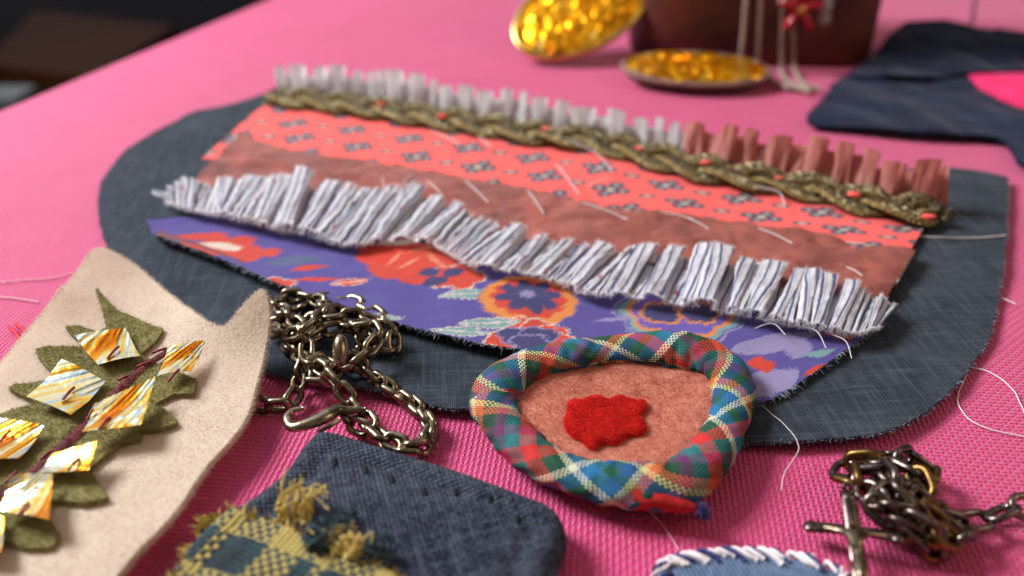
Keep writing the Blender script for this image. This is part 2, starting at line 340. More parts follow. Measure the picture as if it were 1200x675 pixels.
def m_braid():
    g = G('gold_braid'); u, v = g.uv(); o = g.obj()
    t = g.ma('SINE', g.ma('MULTIPLY', g.ma('ADD', u, g.ma('MULTIPLY', v, 2.0)), 2*math.pi/.14)); f = g.ma('MULTIPLY_ADD', t, .5, .5)
    e = g.ma('ABSOLUTE', g.ma('COSINE', g.ma('MULTIPLY', v, 2*math.pi))); n = g.noise(o, 5, 3, .7)
    c = g.mix(g.ramp(n, [(.35, (0, 0, 0)), (.65, (1, 1, 1))]), lin(36, 28, 13), lin(96, 78, 42)); c = g.mix(g.ramp(e, [(.55, (0, 0, 0)), (.85, (.9, .9, .9))]), c, lin(158, 132, 76))
    c = g.mix(g.ramp(g.noise(o, 9, 2), [(.58, (0, 0, 0)), (.64, (1, 1, 1))]), c, lin(236, 218, 168))  # sparkle painted in: random pale glints mixed into the braid colour
    g.bump(g.ma('ADD', f, g.ma('MULTIPLY', n, 1.5)), .05, 1.0); return g.done(c, .36, metal=.7, spec=.5)
def m_wood(name, c0, c1, rough=.5):
    g = G(name); o = g.obj(); nd = g.n('ShaderNodeMapping', i_Vector=o, i_Scale=(.05, .5, .5)); n = g.noise(nd, 1, 5, .65, dist=.6)
    g.bump(n, .05, .3); return g.done(g.mix(g.ramp(n, [(.3, (0, 0, 0)), (.7, (1, 1, 1))]), c0, c1), rough, spec=.05)

M = dict(
 canvas=m_canvas(),
 denim=m_denim('dark_denim', lin(31, 36, 43), lin(55, 63, 72), lin(104, 110, 118), .052, math.radians(-5), .6),
 denim_front=m_denim('folded_denim', lin(8, 10, 17), lin(38, 46, 68), lin(116, 122, 136), .1, math.radians(-17), .65, .08, False, .22),
 denim_round=m_denim('blue_twill', lin(38, 58, 92), lin(120, 142, 170), lin(160, 172, 188), .06, math.radians(15), .6, .03, True),
 denim_thread=m_plain('denim_thread', lin(70, 80, 96), lin(160, 165, 172), 3),
 coral=m_attr('coral_print', .045, .012, .75, sheen=.15, spec=.25),
 coral_plain=m_plain('coral_cotton', lin(236, 76, 66), lin(246, 104, 92), 2, .75, .02, 5),
 floral=m_attr('violet_floral_print', .075, .012, .8, rib=True, sheen=.1, spec=.25),
 brown=m_plain('brown_organza', lin(120, 50, 40), lin(184, 94, 74), .75, .42, .03, 1.6, .05, sheen=.08, spec=.4),
 white_ruf=m_plain('white_cotton', lin(234, 231, 229), lin(246, 243, 241), 1, .85, .01, 6, .05, sheen=.1),
 pink_ruf=m_plain('dusty_pink_chiffon', lin(202, 122, 110), lin(222, 148, 134), .8, .6, .012, 4, .05, sheen=.3),
 stripe=m_stripe(), plaid=m_plaid(), tartan=m_tartan(), braid=m_braid(),
 thread=m_plain('white_thread', lin(226, 212, 208), lin(238, 226, 222), 4, .7),
 pale_thread=m_plain('pale_pink_thread', lin(232, 176, 190), lin(240, 196, 206), 4, .7),
 red_thread=m_plain('dark_red_thread', lin(104, 14, 26), lin(150, 26, 40), 5, .5, spec=.5),
 bright_red_thread=m_plain('bright_red_thread', lin(196, 16, 44), lin(216, 30, 60), 5, .6),
 felt=m_plain('cream_felt', lin(222, 202, 178), lin(232, 214, 192), .5, .95, .006, 5, sheen=.3, spec=.1),
 fuzz=m_plain('cream_fuzz', lin(232, 214, 194), lin(240, 224, 206), 1, 1.0, .001, 5, spec=.05),
 green=m_plain('olive_felt', lin(136, 126, 74), lin(164, 154, 100), 2.0, .95, .02, 7, sheen=.3, spec=.1),
 maroon=m_plain('maroon_velvet', lin(84, 40, 36), lin(128, 44, 50), 2, .9, .05, 8, sheen=.3),
 rose=m_plain('rose_felt', lin(196, 110, 88), lin(228, 152, 126), 2.6, .95, .03, 9, sheen=.25, spec=.1),
 redfelt=m_plain('red_felt', lin(206, 24, 18), lin(240, 52, 38), 3.5, .95, .05, 7, sheen=.3, spec=.1),
 silver=m_metal('tarnished_silver', lin(158, 143, 118), lin(98, 84, 64), .24),
 gun=m_metal('dark_gunmetal', lin(128, 112, 104), lin(78, 66, 60), .26),
 brass=m_metal('aged_brass', lin(140, 108, 60), lin(92, 68, 36), .32),
 foil=m_sequin(),
 gold=m_foil('crumpled_gold_foil', [(.25, lin(130, 66, 4)), (.42, lin(244, 160, 10)), (.6, lin(252, 182, 20)), (.74, lin(255, 226, 140))], .03, .6, .3),
 rim=m_metal('pale_gold_rim', lin(236, 206, 120), lin(210, 160, 60), .25),
 grey_rim=m_plain('grey_brown_felt_rim', lin(110, 84, 76), lin(150, 120, 108), 2, .8),
 leather=m_plain('red_brown_leather', lin(44, 18, 10), lin(104, 48, 26), .3, .5, .03, 3, spec=.5),
 navy=m_plain('navy_felt', lin(11, 17, 36), lin(22, 33, 60), .6, .95, .04, 6, sheen=.15, spec=.1),
 hot=m_plain('hot_pink_cloth', lin(236, 40, 100), lin(246, 62, 122), 1, .8, .01, 5),
 cord=m_plain('grey_cord', lin(132, 112, 98), lin(168, 148, 132), 3, .6),
 flower=m_plain('red_glass', lin(178, 22, 38), lin(206, 44, 60), 1, .15, spec=.6, Transmission_Weight=.2),
 crystal=m_plain('clear_bead', lin(226, 222, 216), lin(240, 236, 230), 1, .08, .004, 4, spec=.7, Transmission_Weight=.7),
 floor=m_wood('dark_floor', lin(8, 4, 2), lin(15, 8, 3), .8), board=m_wood('brown_board', lin(46, 22, 7), lin(62, 32, 10), .7),
 greybox=m_plain('grey_plastic', lin(66, 70, 70), lin(80, 84, 82), .2, .6),
 navy_thread=m_plain('navy_thread', lin(36, 40, 84), lin(58, 62, 112), 4, .7), black=m_plain('hole_black', lin(14, 15, 20), lin(26, 27, 34), 4, .8),
 ytuft=m_plain('mustard_yarn', lin(182, 150, 62), lin(216, 190, 110), 3, .8, sheen=.2), ttuft=m_plain('teal_yarn', lin(34, 54, 62), lin(56, 82, 88), 3, .8, sheen=.2),
)

translucent(M['felt'], lin(236, 206, 188), .3); translucent(M['fuzz'], lin(240, 222, 202), .45); translucent(M['redfelt'], lin(240, 40, 30), .3); translucent(M['rose'], lin(206, 126, 106), .25); translucent(M['green'], lin(150, 140, 84), .25); translucent(M['white_ruf'], lin(250, 247, 245), .6); translucent(M['pink_ruf'], lin(214, 128, 118), .4); translucent(M['stripe'], lin(236, 232, 236), .4)
# ------------------------------------------------------------------ the setting: pink cloth on the table, dark floor beyond
A = at(0, 133)[:2]; B = at(322, -2)[:2]; e = (B-A)/np.linalg.norm(B-A); nr = np.array([e[1], -e[0]])   # nr points onto the table
us = np.linspace(-70, 320, 80); prof = [(-2.2, -9), (-1.9, -3), (-1.6, -1.4), (-1.0, -.45), (-.45, -.1), (0, 0), (10, 0), (30, 0), (60, 0), (120, 0), (260, 0)]
V = np.array([[*(A+e*u+nr*d), z] for u in us for d, z in prof]); L = np.array([[u, d+min(z, 0)*-.4] for u in us for d, z in prof])
tc_ = mk('tablecloth', V, grid_f(len(us), len(prof)), M['canvas'], uv=V[:, :2]); tag(tc_, 'bright pink woven canvas cloth covering the table', kind='structure')
fl = np.array([[-400, -100, -72.], [500, -100, -72], [500, 700, -72], [-400, 700, -72]]); f_ = mk('floor', fl, [np.array([[0, 1, 2, 3]])], M['floor']); tag(f_, 'dark brown floor beyond the table edge', kind='structure')
def box(lo, hi):
    x0, y0, z0 = lo; x1, y1, z1 = hi; v = np.array([[x, y, z] for x in (x0, x1) for y in (y0, y1) for z in (z0, z1)])
    return v, [np.array([[0, 1, 3, 2], [4, 6, 7, 5], [0, 4, 5, 1], [2, 3, 7, 6], [0, 2, 6, 4], [1, 5, 7, 3]])]
P = at(np.array([-20, 40, 205, 110]), np.array([75, 12, 30, 92]), -32.)
bt = np.vstack([P, P+[0, 0, -3]])
bench = mk('wooden_bench', bt, [np.array([[0, 3, 2, 1], [4, 5, 6, 7], [0, 1, 5, 4], [1, 2, 6, 5], [2, 3, 7, 6], [3, 0, 4, 7]])], M['board'], loc=P.mean(0)+[0, 0, -3], smooth=False)
tag(bench, 'out of focus brown board in the dark beyond the pink table', 'board')
c = at(4, 108, -22.); v, f = box((c[0]-4, c[1]-3, -36), (c[0]+3, c[1]+3, -22)); g_ = mk('grey_case', v, f, M['greybox'], loc=(c[0], c[1], -36), smooth=False)
tag(g_, 'out of focus grey case in the dark beside the table edge', 'case')

# ------------------------------------------------------------------ large denim bag panel with its sewn strips
def dz(x, y): return .3+.19*fbm(np.asarray(x)/6., np.asarray(y)/6., 2)+.05*fbm(np.asarray(x)/1.7, np.asarray(y)/1.7, 5)
OUT = [(116,235),(122,208),(143,180),(172,160),(205,142),(226,131),(262,124),(300,113),(332,99),(365,90),(420,96),(480,104),(560,116),(640,130),(720,145),(800,162),(880,180),(960,195),(1030,203),(1085,195),(1130,198),(1174,206),(1181,213),(1179,270),(1173,330),(1166,372),(1150,410),(1120,450),(1082,484),(1040,504),(1000,512),(960,515),(900,518),(840,517),(770,510),(690,494),(600,482),(530,478),(490,470),(440,456),(380,446),(330,441),(280,420),(235,395),(198,375),(160,340),(135,305),(120,270)]
o3 = at_on(OUT, dz); o3 = spl(o3, 520, True); o3[:, :2] += .05*np.stack([fbm(np.arange(520)/3., 0, 3), fbm(np.arange(520)/3., 9, 4)], 1)
panel = thing('bag_panel', 'large dark denim bag panel sewn with ruffles, braid and printed strips', 'bag panel', (*o3[:, :2].mean(0), 0))
V, F = poly_sheet(o3, .3, dz, .1); mk('denim_backing', V, F, M['denim'], panel)
o3[:, 2] = dz(o3[:, 0], o3[:, 1])-.03
v, f = fray(o3, 5200, .15, .01, 11, .7); mk('frayed_edge', v, f, M['denim_thread'], panel, kind='stuff')

def strip(top, bot, nu, nv, off, zf):
    a = spl(at_on(top, dz, off), nu); b = spl(at_on(bot, dz, off), nu); t = np.linspace(0, 1, nv)[None, :, None]
    P = a[:, None]*(1-t)+b[:, None]*t; u = np.linspace(0, 1, nu)[:, None]*np.ones((1, nv)); w = np.ones((nu, 1))*t[..., 0]
    P[..., 2] = dz(P[..., 0], P[..., 1])+off+zf(P[..., 0], P[..., 1], u, w)
    Lu = np.r_[0, np.cumsum(np.linalg.norm(np.diff(P[:, nv//2], axis=0), axis=1))]; Wd = np.linalg.norm(a-b, axis=1).mean()
    uv = np.stack([Lu[:, None]*np.ones((1, nv)), w*Wd], -1)
    return P.reshape(-1, 3), [grid_f(nu, nv)[:, ::-1]], uv.reshape(-1, 2)
# violet floral patch
def rot(dx, dy, a): return dx*math.cos(a)+dy*math.sin(a), -dx*math.sin(a)+dy*math.cos(a)
P, F, UV = strip([(172,258),(260,252),(330,262),(420,262),(520,292),(620,306),(740,334),(860,356),(960,372),(1035,372)],
                 [(182,284),(232,301),(282,322),(335,346),(400,366),(480,391),(560,411),(650,428),(740,450),(820,470),(896,471),(950,441),(1002,405),(1038,384)][:14], 620, 170, .12,
                 lambda x, y, u, v: .1*fbm(x/2., y/2., 8)+np.interp(u, [0, .6, .72, 1], [.3, .3, .04, .1])*np.clip(v*1.4-.4, 0, 1)**2)
n_ = len(P); C = np.tile(np.array(lin(84, 71, 138)[:3]), (n_, 1)); X, Y = P[:, 0], P[:, 1]; jx = .12*fbm(X*1.3, Y*1.3, 21); jy = .12*fbm(X*1.3, Y*1.3, 25)
fine = .05*fbm(X*7, Y*7, 31)+.13*(np.random.RandomState(3).rand(len(X))-.5)
def c_(r, g, b): return np.array(lin(r, g, b)[:3])
RED, ORA, NAV, GRN, CRM, GRY = c_(200, 62, 40), c_(212, 128, 56), c_(60, 56, 100), c_(116, 150, 148), c_(216, 194, 176), c_(142, 130, 166)
C[fbm(X/1.6, Y/1.6, 41) > .33] = c_(84, 76, 138)
def loc(px, py):
    q = at_on([(px, py)], dz, .2)[0]; return X-q[0]+jx+fine, Y-q[1]+jy+fine
def petals(px, py, R, k, inner, colr, edge=None, a0=0.0, amp=.3):
    dx, dy = loc(px, py); r = np.hypot(dx, dy); th = np.arctan2(dy, dx); rr = R*(1-amp+amp*np.abs(np.cos(k*.5*(th-a0))))
    if edge is not None: C[(r < rr+.06) & (r >= inner)] = edge
    C[(r < rr) & (r >= inner)] = colr
def leaf(px, py, l, w, a, colr, edge=None):
    dx, dy = loc(px, py); u, v = rot(dx, dy, a); q = np.clip(1-(u/l)**2, 0, None)*w
    if edge is not None: C[np.abs(v) < q+.045*(np.abs(u) < l)] = edge
    C[np.abs(v) < q] = colr; C[(np.abs(v) < .035) & (np.abs(u) < l*.8)] = CRM if edge is not None else colr
# red-orange bloom
petals(486, 300, 1.75, 7, 0, RED, None, .4, .12); petals(448, 292, 1.0, 5, 0, c_(206, 54, 30)); petals(535, 322, .9, 5, 0, RED, CRM)
for q in ((462, 300, 1.2), (478, 306, .9), (492, 290, .3), (510, 302, 2.2)): leaf(q[0], q[1], .55, .07, q[2], c_(222, 140, 100))
for q in ((503, 317), (531, 317), (511, 327)): leaf(*q, .42, .3, .6, NAV)
leaf(465, 281, .8, .2, .1, CRM)
leaf(552, 344, .95, .28, .1, GRN, CRM); leaf(540, 393, .9, .25, .0, GRN, CRM)
# round orange bloom with a navy flower
petals(620, 349, 1.5, 12, 0, ORA, c_(150, 110, 120), 0, .06); petals(620, 347, 1.22, 12, 0, RED, None, 0, .15); petals(620, 345, 1.05, 8, 0, NAV, None, .2, .38); petals(618, 343, .3, 8, 0, GRY, None, 0, .6)
# small red blossom with white outlines
for q in ((601, 396), (612, 384), (632, 385), (648, 393), (590, 404), (655, 404)): petals(*q, .5, 4, 0, RED, CRM, .3, .25)
for q in ((607, 398), (634, 398), (622, 408)): petals(*q, .55, 3, 0, NAV, GRY, .4, .25)
leaf(575, 380, .9, .25, .15, GRN, CRM)
# scalloped paisley bloom near the right
for R, cc in ((1.95, GRY), (1.86, c_(84, 71, 138)), (1.78, GRN), (1.6, ORA), (1.44, c_(104, 84, 160))): petals(795, 362, R, 9, 0, cc, None, .3, .12)
petals(775, 365, .7, 6, 0, ORA, None, 0, .2); petals(775, 365, .58, 6, 0, NAV, None, 0, .2); petals(818, 365, .7, 6, 0, ORA, None, 0, .2); petals(818, 365, .58, 6, 0, NAV, None, 0, .2)
# left end blotches, leaves and sprigs
petals(255, 290, 1.3, 5, 0, RED, None, .7, .5); leaf(262, 288, .9, .3, -.2, CRM); petals(300, 296, .8, 3, 0, RED, None, .2, .5); leaf(232, 276, .8, .3, 0, RED); leaf(335, 268, .7, .2, -.2, CRM); leaf(322, 262, .7, .3, 0, RED)
petals(328, 340, .5, 3, 0, RED, CRM, .3, .3); leaf(362, 315, .6, .18, .4, RED); leaf(372, 330, .8, .16, .1, RED); leaf(410, 331, .6, .2, .5, RED, CRM); leaf(392, 270, .5, .2, 0, CRM); leaf(345, 305, 1, .4, .3, c_(84, 90, 120)); leaf(440, 380, .8, .24, .1, GRN, CRM)
leaf(905, 400, 1.5, .42, .35, GRY); leaf(935, 405, .7, .4, 1.2, GRY); leaf(902, 446, 1.1, .5, .5, GRY); petals(893, 425, .4, 4, 0, RED); petals(986, 388, .45, 4, 0, RED); leaf(960, 412, .6, .15, .4, GRN); leaf(960, 432, .6, .14, .6, RED); leaf(720, 372, .6, .1, .2, GRY)
patch = mk('floral_patch', P, F, M['floral'], panel, uv=UV, col=C); patch['label'] = 'violet floral print patch at the front of the panel'
edge = P.reshape(620, 170, 3)[:, -1]; v, f = fray(np.vstack([edge, edge[::-1]+[0, 2, 0]])[:620], 900, .25, .012, 5, .6, -.3); 
mk('floral_fray', v, f, M['denim_thread'], panel, kind='stuff')
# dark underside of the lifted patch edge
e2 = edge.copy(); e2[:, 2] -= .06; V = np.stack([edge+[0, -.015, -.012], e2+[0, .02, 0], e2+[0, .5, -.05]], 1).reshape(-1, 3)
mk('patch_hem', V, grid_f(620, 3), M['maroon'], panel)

# coral printed strip
P, F, UV = strip([(318,116),(400,122),(470,132),(550,145),(620,156),(690,163),(760,180),(830,200),(900,212),(970,226),(1040,244),(1094,250)],
                 [(236,186),(330,184),(400,196),(480,208),(560,222),(620,233),(700,248),(780,258),(860,270),(930,280),(1000,293),(1060,304)], 700, 190, .2,
                 lambda x, y, u, v: .1*fbm(x/2.2, y/2.2, 12))
U, W = UV[:, 0]+.06*fbm(P[:, 0], P[:, 1], 14), UV[:, 1]+.06*fbm(P[:, 0], P[:, 1], 15); C = np.tile(c_(244, 92, 84), (len(P), 1))
C += (fbm(P[:, 0]/1.2, P[:, 1]/1.2, 16)*.06)[:, None]*C
px_, py_ = 2.9, 3.1
for offu, offv in ((0, 0), (.5, .5)):
    a = ((U+W*.25)/px_+offu); b = (W/py_+offv+.18); a = (a-np.floor(a)-.5)*px_/1.18; b = (b-np.floor(b)-.5)*py_/1.18
    for (qx, qy, r, cc) in ((-.4, 0, .25, c_(74, 70, 82)), (.4, 0, .25, c_(74, 70, 82)), (0, .34, .25, c_(74, 70, 82)), (0, -.34, .25, c_(74, 70, 82))):
        C[np.hypot(a-qx, (b-qy)) < r] = cc
    C[(np.abs(a)+np.abs(b)*1.3) < .34] = c_(58, 56, 72); C[np.hypot(a, b) < .13] = c_(196, 178, 160)
    for (qx, qy) in ((-.4, 0), (.4, 0), (0, .34), (0, -.34)): C[np.hypot(a-qx, b-qy) < .09] = c_(176, 158, 150)
    C[np.abs(np.hypot((a-.0)*.8, b)-.8) < 0] = 0
    a2 = a-px_/1.18*.5*np.sign(a); rr = np.hypot(a2*.85, b); C[rr < .24] = c_(96, 78, 86); C[rr < .13] = c_(214, 148, 130)
mk('coral_strip', P, F, M['coral'], panel, uv=UV, col=C)
# brown sheer strip
P, F, UV = strip([(284,154),(335,174),(400,185),(480,196),(560,210),(620,221),(700,238),(780,248),(860,260),(930,269),(1000,281),(1074,293)],
                 [(222,214),(320,228),(420,242),(500,256),(570,276),(630,294),(700,308),(800,318),(900,334),(990,350),(1036,352)], 420, 60, .37,
                 lambda x, y, u, v: .15*fbm(x/1.6, y/.9, 18)+.07*np.sin(v*9+fbm(x/1.5, y/1.5, 3)*6)+.03*fbm(x*1.5, y*1.5, 6))
mk('brown_strip', P, F, M['brown'], panel, uv=UV)

def ruffle(base, tip, nu, nv, per, amp, lean, off, seed, asym=.35, nd=(0, 0, 1), gather=None, spread=.7, lobes=0.0, pw=.75):
    """gathered cloth between a sewn path and a free path; irregular folds pushed out along nd"""
    q = np.random.RandomState(seed); a = spl(base, nu); b = spl(tip, nu); T, N, _ = frames(a); nd = np.array(nd, float)
    L = np.r_[0, np.cumsum(np.linalg.norm(np.diff(a, axis=0), axis=1))]; k = int(L[-1]/per)+3
    kn = np.r_[0, np.cumsum(np.exp(q.normal(0, spread*.62, k)))]; kn = kn/kn[-1]*(L[-1]*1.001); ph = np.interp(L, kn, np.arange(k+1))*2*math.pi
    ker = np.hanning(31); ker /= ker.sum(); ph = np.convolve(np.pad(ph, 15, mode='edge'), ker, 'valid')
    wd = np.clip(np.gradient(kn)/per, .35, 1.35)*q.uniform(.6, 1.15, k+1); am = np.interp(L, kn, wd)*(1+.9*fbm(L/2.3, 0, seed+3)); hg = np.interp(L, kn, q.uniform(-1, 1, k+1))
    ln = lean(L/L[-1])+np.interp(L, kn, q.normal(0, .22, k+1)) if callable(lean) else np.interp(L, np.linspace(0, L[-1], 14), q.uniform(-.6, 1, 14))*lean
    sv = np.linspace(0, 1, nv)[None]; g = (gather(sv) if gather else sv)
    A_ = amp*am[:, None]*g*np.clip(np.minimum(L, L[-1]-L)/1.2+.25, 0, 1)[:, None]; pv = ph[:, None]+.5*np.sin(sv*3+hg[:, None]*2)*.6; s = np.sin(pv); s2 = np.sin(2*pv)
    st = sv*(1+lobes*(s*.5+hg[:, None]*.6))
    P = a[:, None]*(1-st[..., None])+b[:, None]*st[..., None]
    P = P+T[:, None]*(ln[:, None]*sv-asym*A_*s2)[..., None]+(A_*(.5+.5*np.sign(s)*np.abs(s)**pw))[..., None]*nd
    cr = amp*.16*(1-g)*np.sin(pv*2.3+hg[:, None]*4)+.11*fbm(P[..., 0]*1.8, P[..., 1]*1.8, seed)+.045*fbm(P[..., 0]*5, P[..., 1]*5, seed+2)
    P = P+cr[..., None]*nd; P[..., 2] += off; P[..., :2] += (.05*fbm(P[..., 0]*3, P[..., 1]*3, seed+5))[..., None]
    m = nv*2//3; Lu = np.r_[0, np.cumsum(np.linalg.norm(np.diff(P[:, m], axis=0), axis=1))]
    W = np.linalg.norm(a-b, axis=1).mean(); uv = np.stack([Lu[:, None]*np.ones((1, nv)), sv*W*np.ones((nu, 1))], -1)
    return P, [grid_f(nu, nv)], uv.reshape(-1, 2)
# white and dusty pink ruffles standing behind the braid
def back_ruffle(pts, name, mat, hgt, per, amp, seed, asym, lobes):
    b = at_on(pts, dz, .3); t = b.copy(); t[:, 1] += hgt*.5; t[:, 2] += hgt*.85
    P, F, uv = ruffle(b, t, 1500, 28, per, amp, .25, 0, seed, asym, (0, -.97, .25), lambda v: .25+.75*v, .8, lobes, 1.0)
    mk(name, P.reshape(-1, 3), F, M[mat], panel, uv=uv)
back_ruffle([(326,112),(400,114),(470,122),(550,136),(620,150),(690,158),(740,170),(805,187)], 'white_ruffle', 'white_ruf', 1.25, 1.1, .8, 4, .3, .4)
back_ruffle([(800,186),(830,192),(900,206),(970,218),(1040,234),(1108,240)], 'pink_ruffle', 'pink_ruf', 1.45, 1.6, 1.05, 9, .36, .34)
# striped ruffle
TOP = [(184,236),(216,228),(262,220),(320,224),(380,230),(440,236),(505,244),(560,262),(620,284),(700,294),(800,304),(900,322),(980,338),(1050,362)]
BOT = [(196,240),(230,252),(290,265),(360,280),(405,290),(455,284),(500,288),(550,314),(600,322),(650,332),(690,350),(750,355),(800,360),(870,374),(930,386),(1000,396),(1030,388)]
a = at_on(BOT, dz, .3); b = at_on(TOP, dz, .35)
P, F, uv = ruffle(a, b, 4200, 44, .4, .36, lambda t: np.interp(t, [0, .1, .22, .32, .5, .58, .75, .85, 1], [-.3, .1, .2, .75, .85, .5, .05, .25, .0]), .14, 15, .42, (0, -.15, .98), lambda v: .6+.4*np.clip((v-.1)/.7, 0, 1), 1.0, .05)
P[..., 2] += .12*fbm(P[..., 0]/1.5, P[..., 1]/1.5, 77)
sg_ = np.linspace(0, 1, len(P)); vv = np.linspace(0, 1, 44)[None]; P[..., 2] += vv*(.55*np.clip(fbm(sg_*17, 2, 8), -.1, 1))[:, None]; P[..., 1] += vv*(.5*fbm(sg_*15, 7, 9))[:, None]; P[..., 0] += vv*(.55*fbm(sg_*13, 4, 19))[:, None]
mk('striped_ruffle', P.reshape(-1, 3), F, M['stripe'], panel, uv=uv)
hem = P[:, 0]; top_ = P[:, -1]
v1 = fibres(np.repeat(hem, 2, 0), np.tile([0, -1, -.05], (2*len(hem), 1)), .16, .009, .7, 4); v2 = fibres(top_, np.tile([.2, .5, .6], (len(top_), 1)), .12, .009, .5, 6)
jj = join([(v1[0], v1[1]), (v2[0], v2[1])]); mk('ruffle_fray', jj[0], jj[1], M['white_ruf'], panel, kind='stuff')
# red-white binding scrap showing at the right end of the brown strip
P, F, UV = strip([(1052,300),(1072,296)], [(1030,338),(1050,334)], 12, 24, .34, lambda x, y, u, v: .05*fbm(x*3, y*3, 4)); mk('striped_tab', P, F, M['stripe'], panel, uv=UV)
# gold braid: three flattened strands plaited
bp = spl(at_on([(314,112),(400,121),(470,131),(550,144),(620,155),(690,163),(760,180),(830,199),(900,211),(970,224),(1040,241),(1100,248)], dz, .46), 1500)
T, N, Bn = frames(bp); L = np.r_[0, np.cumsum(np.linalg.norm(np.diff(bp, axis=0), axis=1))]; pass
for k in range(3):
    th = 2*math.pi*(L/6.0+k/3.); c = bp+N*(.7*np.sin(th))[:, None]; c[:, 2] += .19*np.sin(2*th)+.04
    V, F, uv = tube(c, .42*(1+.16*fbm(L*1.5, k, 3))*np.clip(np.minimum(L, L[-1]-L)/.5, .03, 1)**.6, 40, flat=.34, cap=False); uv[:, 1] = np.tile(np.arange(40)/40., len(c)); V = V.reshape(-1, 40, 3); an = np.arange(40)*2*math.pi/40
    V = c[:, None]+(V-c[:, None])*(1+.11*np.cos(10*an)[None, :, None]+.05*np.sin(L*2*math.pi/.13)[:, None, None]*np.cos(5*an)[None, :, None]); mk('braid_strand', V.reshape(-1, 3), F, M['braid'], panel, uv=uv)
    v, f = fibres(V[::2, ::5].reshape(-1, 3), (V-c[:, None])[::2, ::5].reshape(-1, 3)*2, .09, .01, .8, 30+k); mk('braid_lint', v, f, M['braid'], panel, kind='stuff')
ends = fibres(np.repeat(bp[-1:], 70, 0)+rs.normal(0, .25, (70, 3))*[1, 1, .4], np.tile([.8, -.2, .1], (70, 1)), .6, .02, .6, 9); mk('braid_fray', ends[0], ends[1], M['braid'], panel, kind='stuff')
for (x, y) in ((447,122),(518,136),(640,152),(748,175),(828,190),(912,210),(1001,228),(1088,254)):
    V, F, uv = ellipsoid(at_on([(x, y)], dz, .74)[0], .24, .16, .1, (1, -.3, 0), 20, 12); V = V+.05*np.stack([fbm(V[:, 0]*3, V[:, 1]*3, 4)]*3, 1); mk('coral_dot', V, F, M['coral_plain'], panel, uv=uv)
# basting stitches and the loose thread tails on the panel
def thread_on(pts, off, r, mat, name, parent=None, n=26, h=dz, lift=0.0, loc=None, seed=0):
    if mat in ('thread', 'pale_thread'): r = r*.75
    c = spl(at_on(pts, h, off), n); t = np.linspace(0, 1, n); c[:, 2] += lift*np.sin(math.pi*t)
    if n > 30: c[:, :2] += .03*np.stack([fbm(t*9, 1, seed), fbm(t*9, 2, seed)], 1)
    V, F, uv = tube(c, r, 6); return mk(name, V, F, M[mat], parent, uv=uv, loc=None if parent is not None else c[0])
for s in ([(505,153),(537,168)], [(652,192),(678,227)], [(688,218),(712,210)], [(500,212),(518,228)], [(545,212),(572,237)], [(618,223),(637,250)], [(682,237),(735,257)], [(772,248),(812,257)], [(633,150),(693,177),(718,200)],
          [(888,267),(928,285)], [(883,218),(912,226),(920,243)], [(800,253),(830,268)], [(992,313),(1010,323)], [(990,284),(1020,288)], [(448,208),(452,226)], [(468,222),(482,204)], [(560,160),(575,172)]):
    thread_on(s, .5, .022, 'thread', 'basting_stitch', panel, 14, lift=.04)

# ------------------------------------------------------------------ loose threads (each a thing)
flat = lambda x, y: np.asarray(x)*0+.03
tag(thread_on([(1064,276),(1100,278),(1140,279),(1178,276)], .05, .03, 'thread', 'loose_thread', None, 40), 'pale thread crossing the right end of the denim panel beside the braid', 'thread')
tag(thread_on([(1128,428),(1160,436),(1185,455),(1200,482),(1212,520)], .03, .022, 'thread', 'loose_thread', None, 50, flat), 'white thread curving off the denim panel toward the frame edge', 'thread')
tag(thread_on([(1132,440),(1122,465),(1132,488),(1160,503),(1204,512)], .03, .022, 'thread', 'loose_thread', None, 50, flat, seed=4), 'white thread bending in a hook below the denim panel corner', 'thread')
tag(thread_on([(1168,345),(1176,350),(1190,356)], .08, .025, 'thread', 'loose_thread', None, 20, flat), 'short white thread end sticking out from the denim panel edge', 'thread')
tag(thread_on([(884,468),(896,480),(920,505),(935,530),(920,555),(915,575)], .25, .012, 'thread', 'loose_thread', None, 60, flat, .15), 'fine white thread trailing down from the plaid brooch over denim', 'thread')
tag(thread_on([(762,600),(780,620),(796,645)], .04, .014, 'pale_thread', 'loose_thread', None, 30, flat), 'very fine pale thread between brooch and round denim piece', 'thread')
tag(thread_on([(-10,347),(20,350),(45,354)], .03, .03, 'pale_thread', 'loose_thread', None, 30, flat), 'pale thread lying short on pink cloth left of the felt', 'thread')
tag(thread_on([(-10,332),(30,328),(60,326),(95,318)], .03, .03, 'pale_thread', 'loose_thread', None, 30, flat), 'pale pink thread lying along the cloth above the red stitches', 'thread')
tag(thread_on([(12,384),(24,398)], .05, .06, 'bright_red_thread', 'red_stitch', None, 12, flat, .06), 'left one of two short red stitches in the pink cloth', 'thread', 'red stitches in the cloth')
tag(thread_on([(19,380),(33,394)], .05, .06, 'bright_red_thread', 'red_stitch', None, 12, flat, .06), 'right one of two short red stitches in the pink cloth', 'thread', 'red stitches in the cloth')
tag(thread_on([(1143,-6),(1140,12),(1138,27)], .06, .05, 'navy_thread', 'loose_thread', None, 14, flat), 'short dark thread on pink cloth behind the navy scraps', 'thread')
for q, s in enumerate(([(884,385),(905,382),(920,392)], [(930,382),(955,390),(968,408)], [(975,392),(990,402),(998,420)])):
    thread_on(s, .4, .015, 'thread', 'thread_tail', panel, 24, lift=.08)

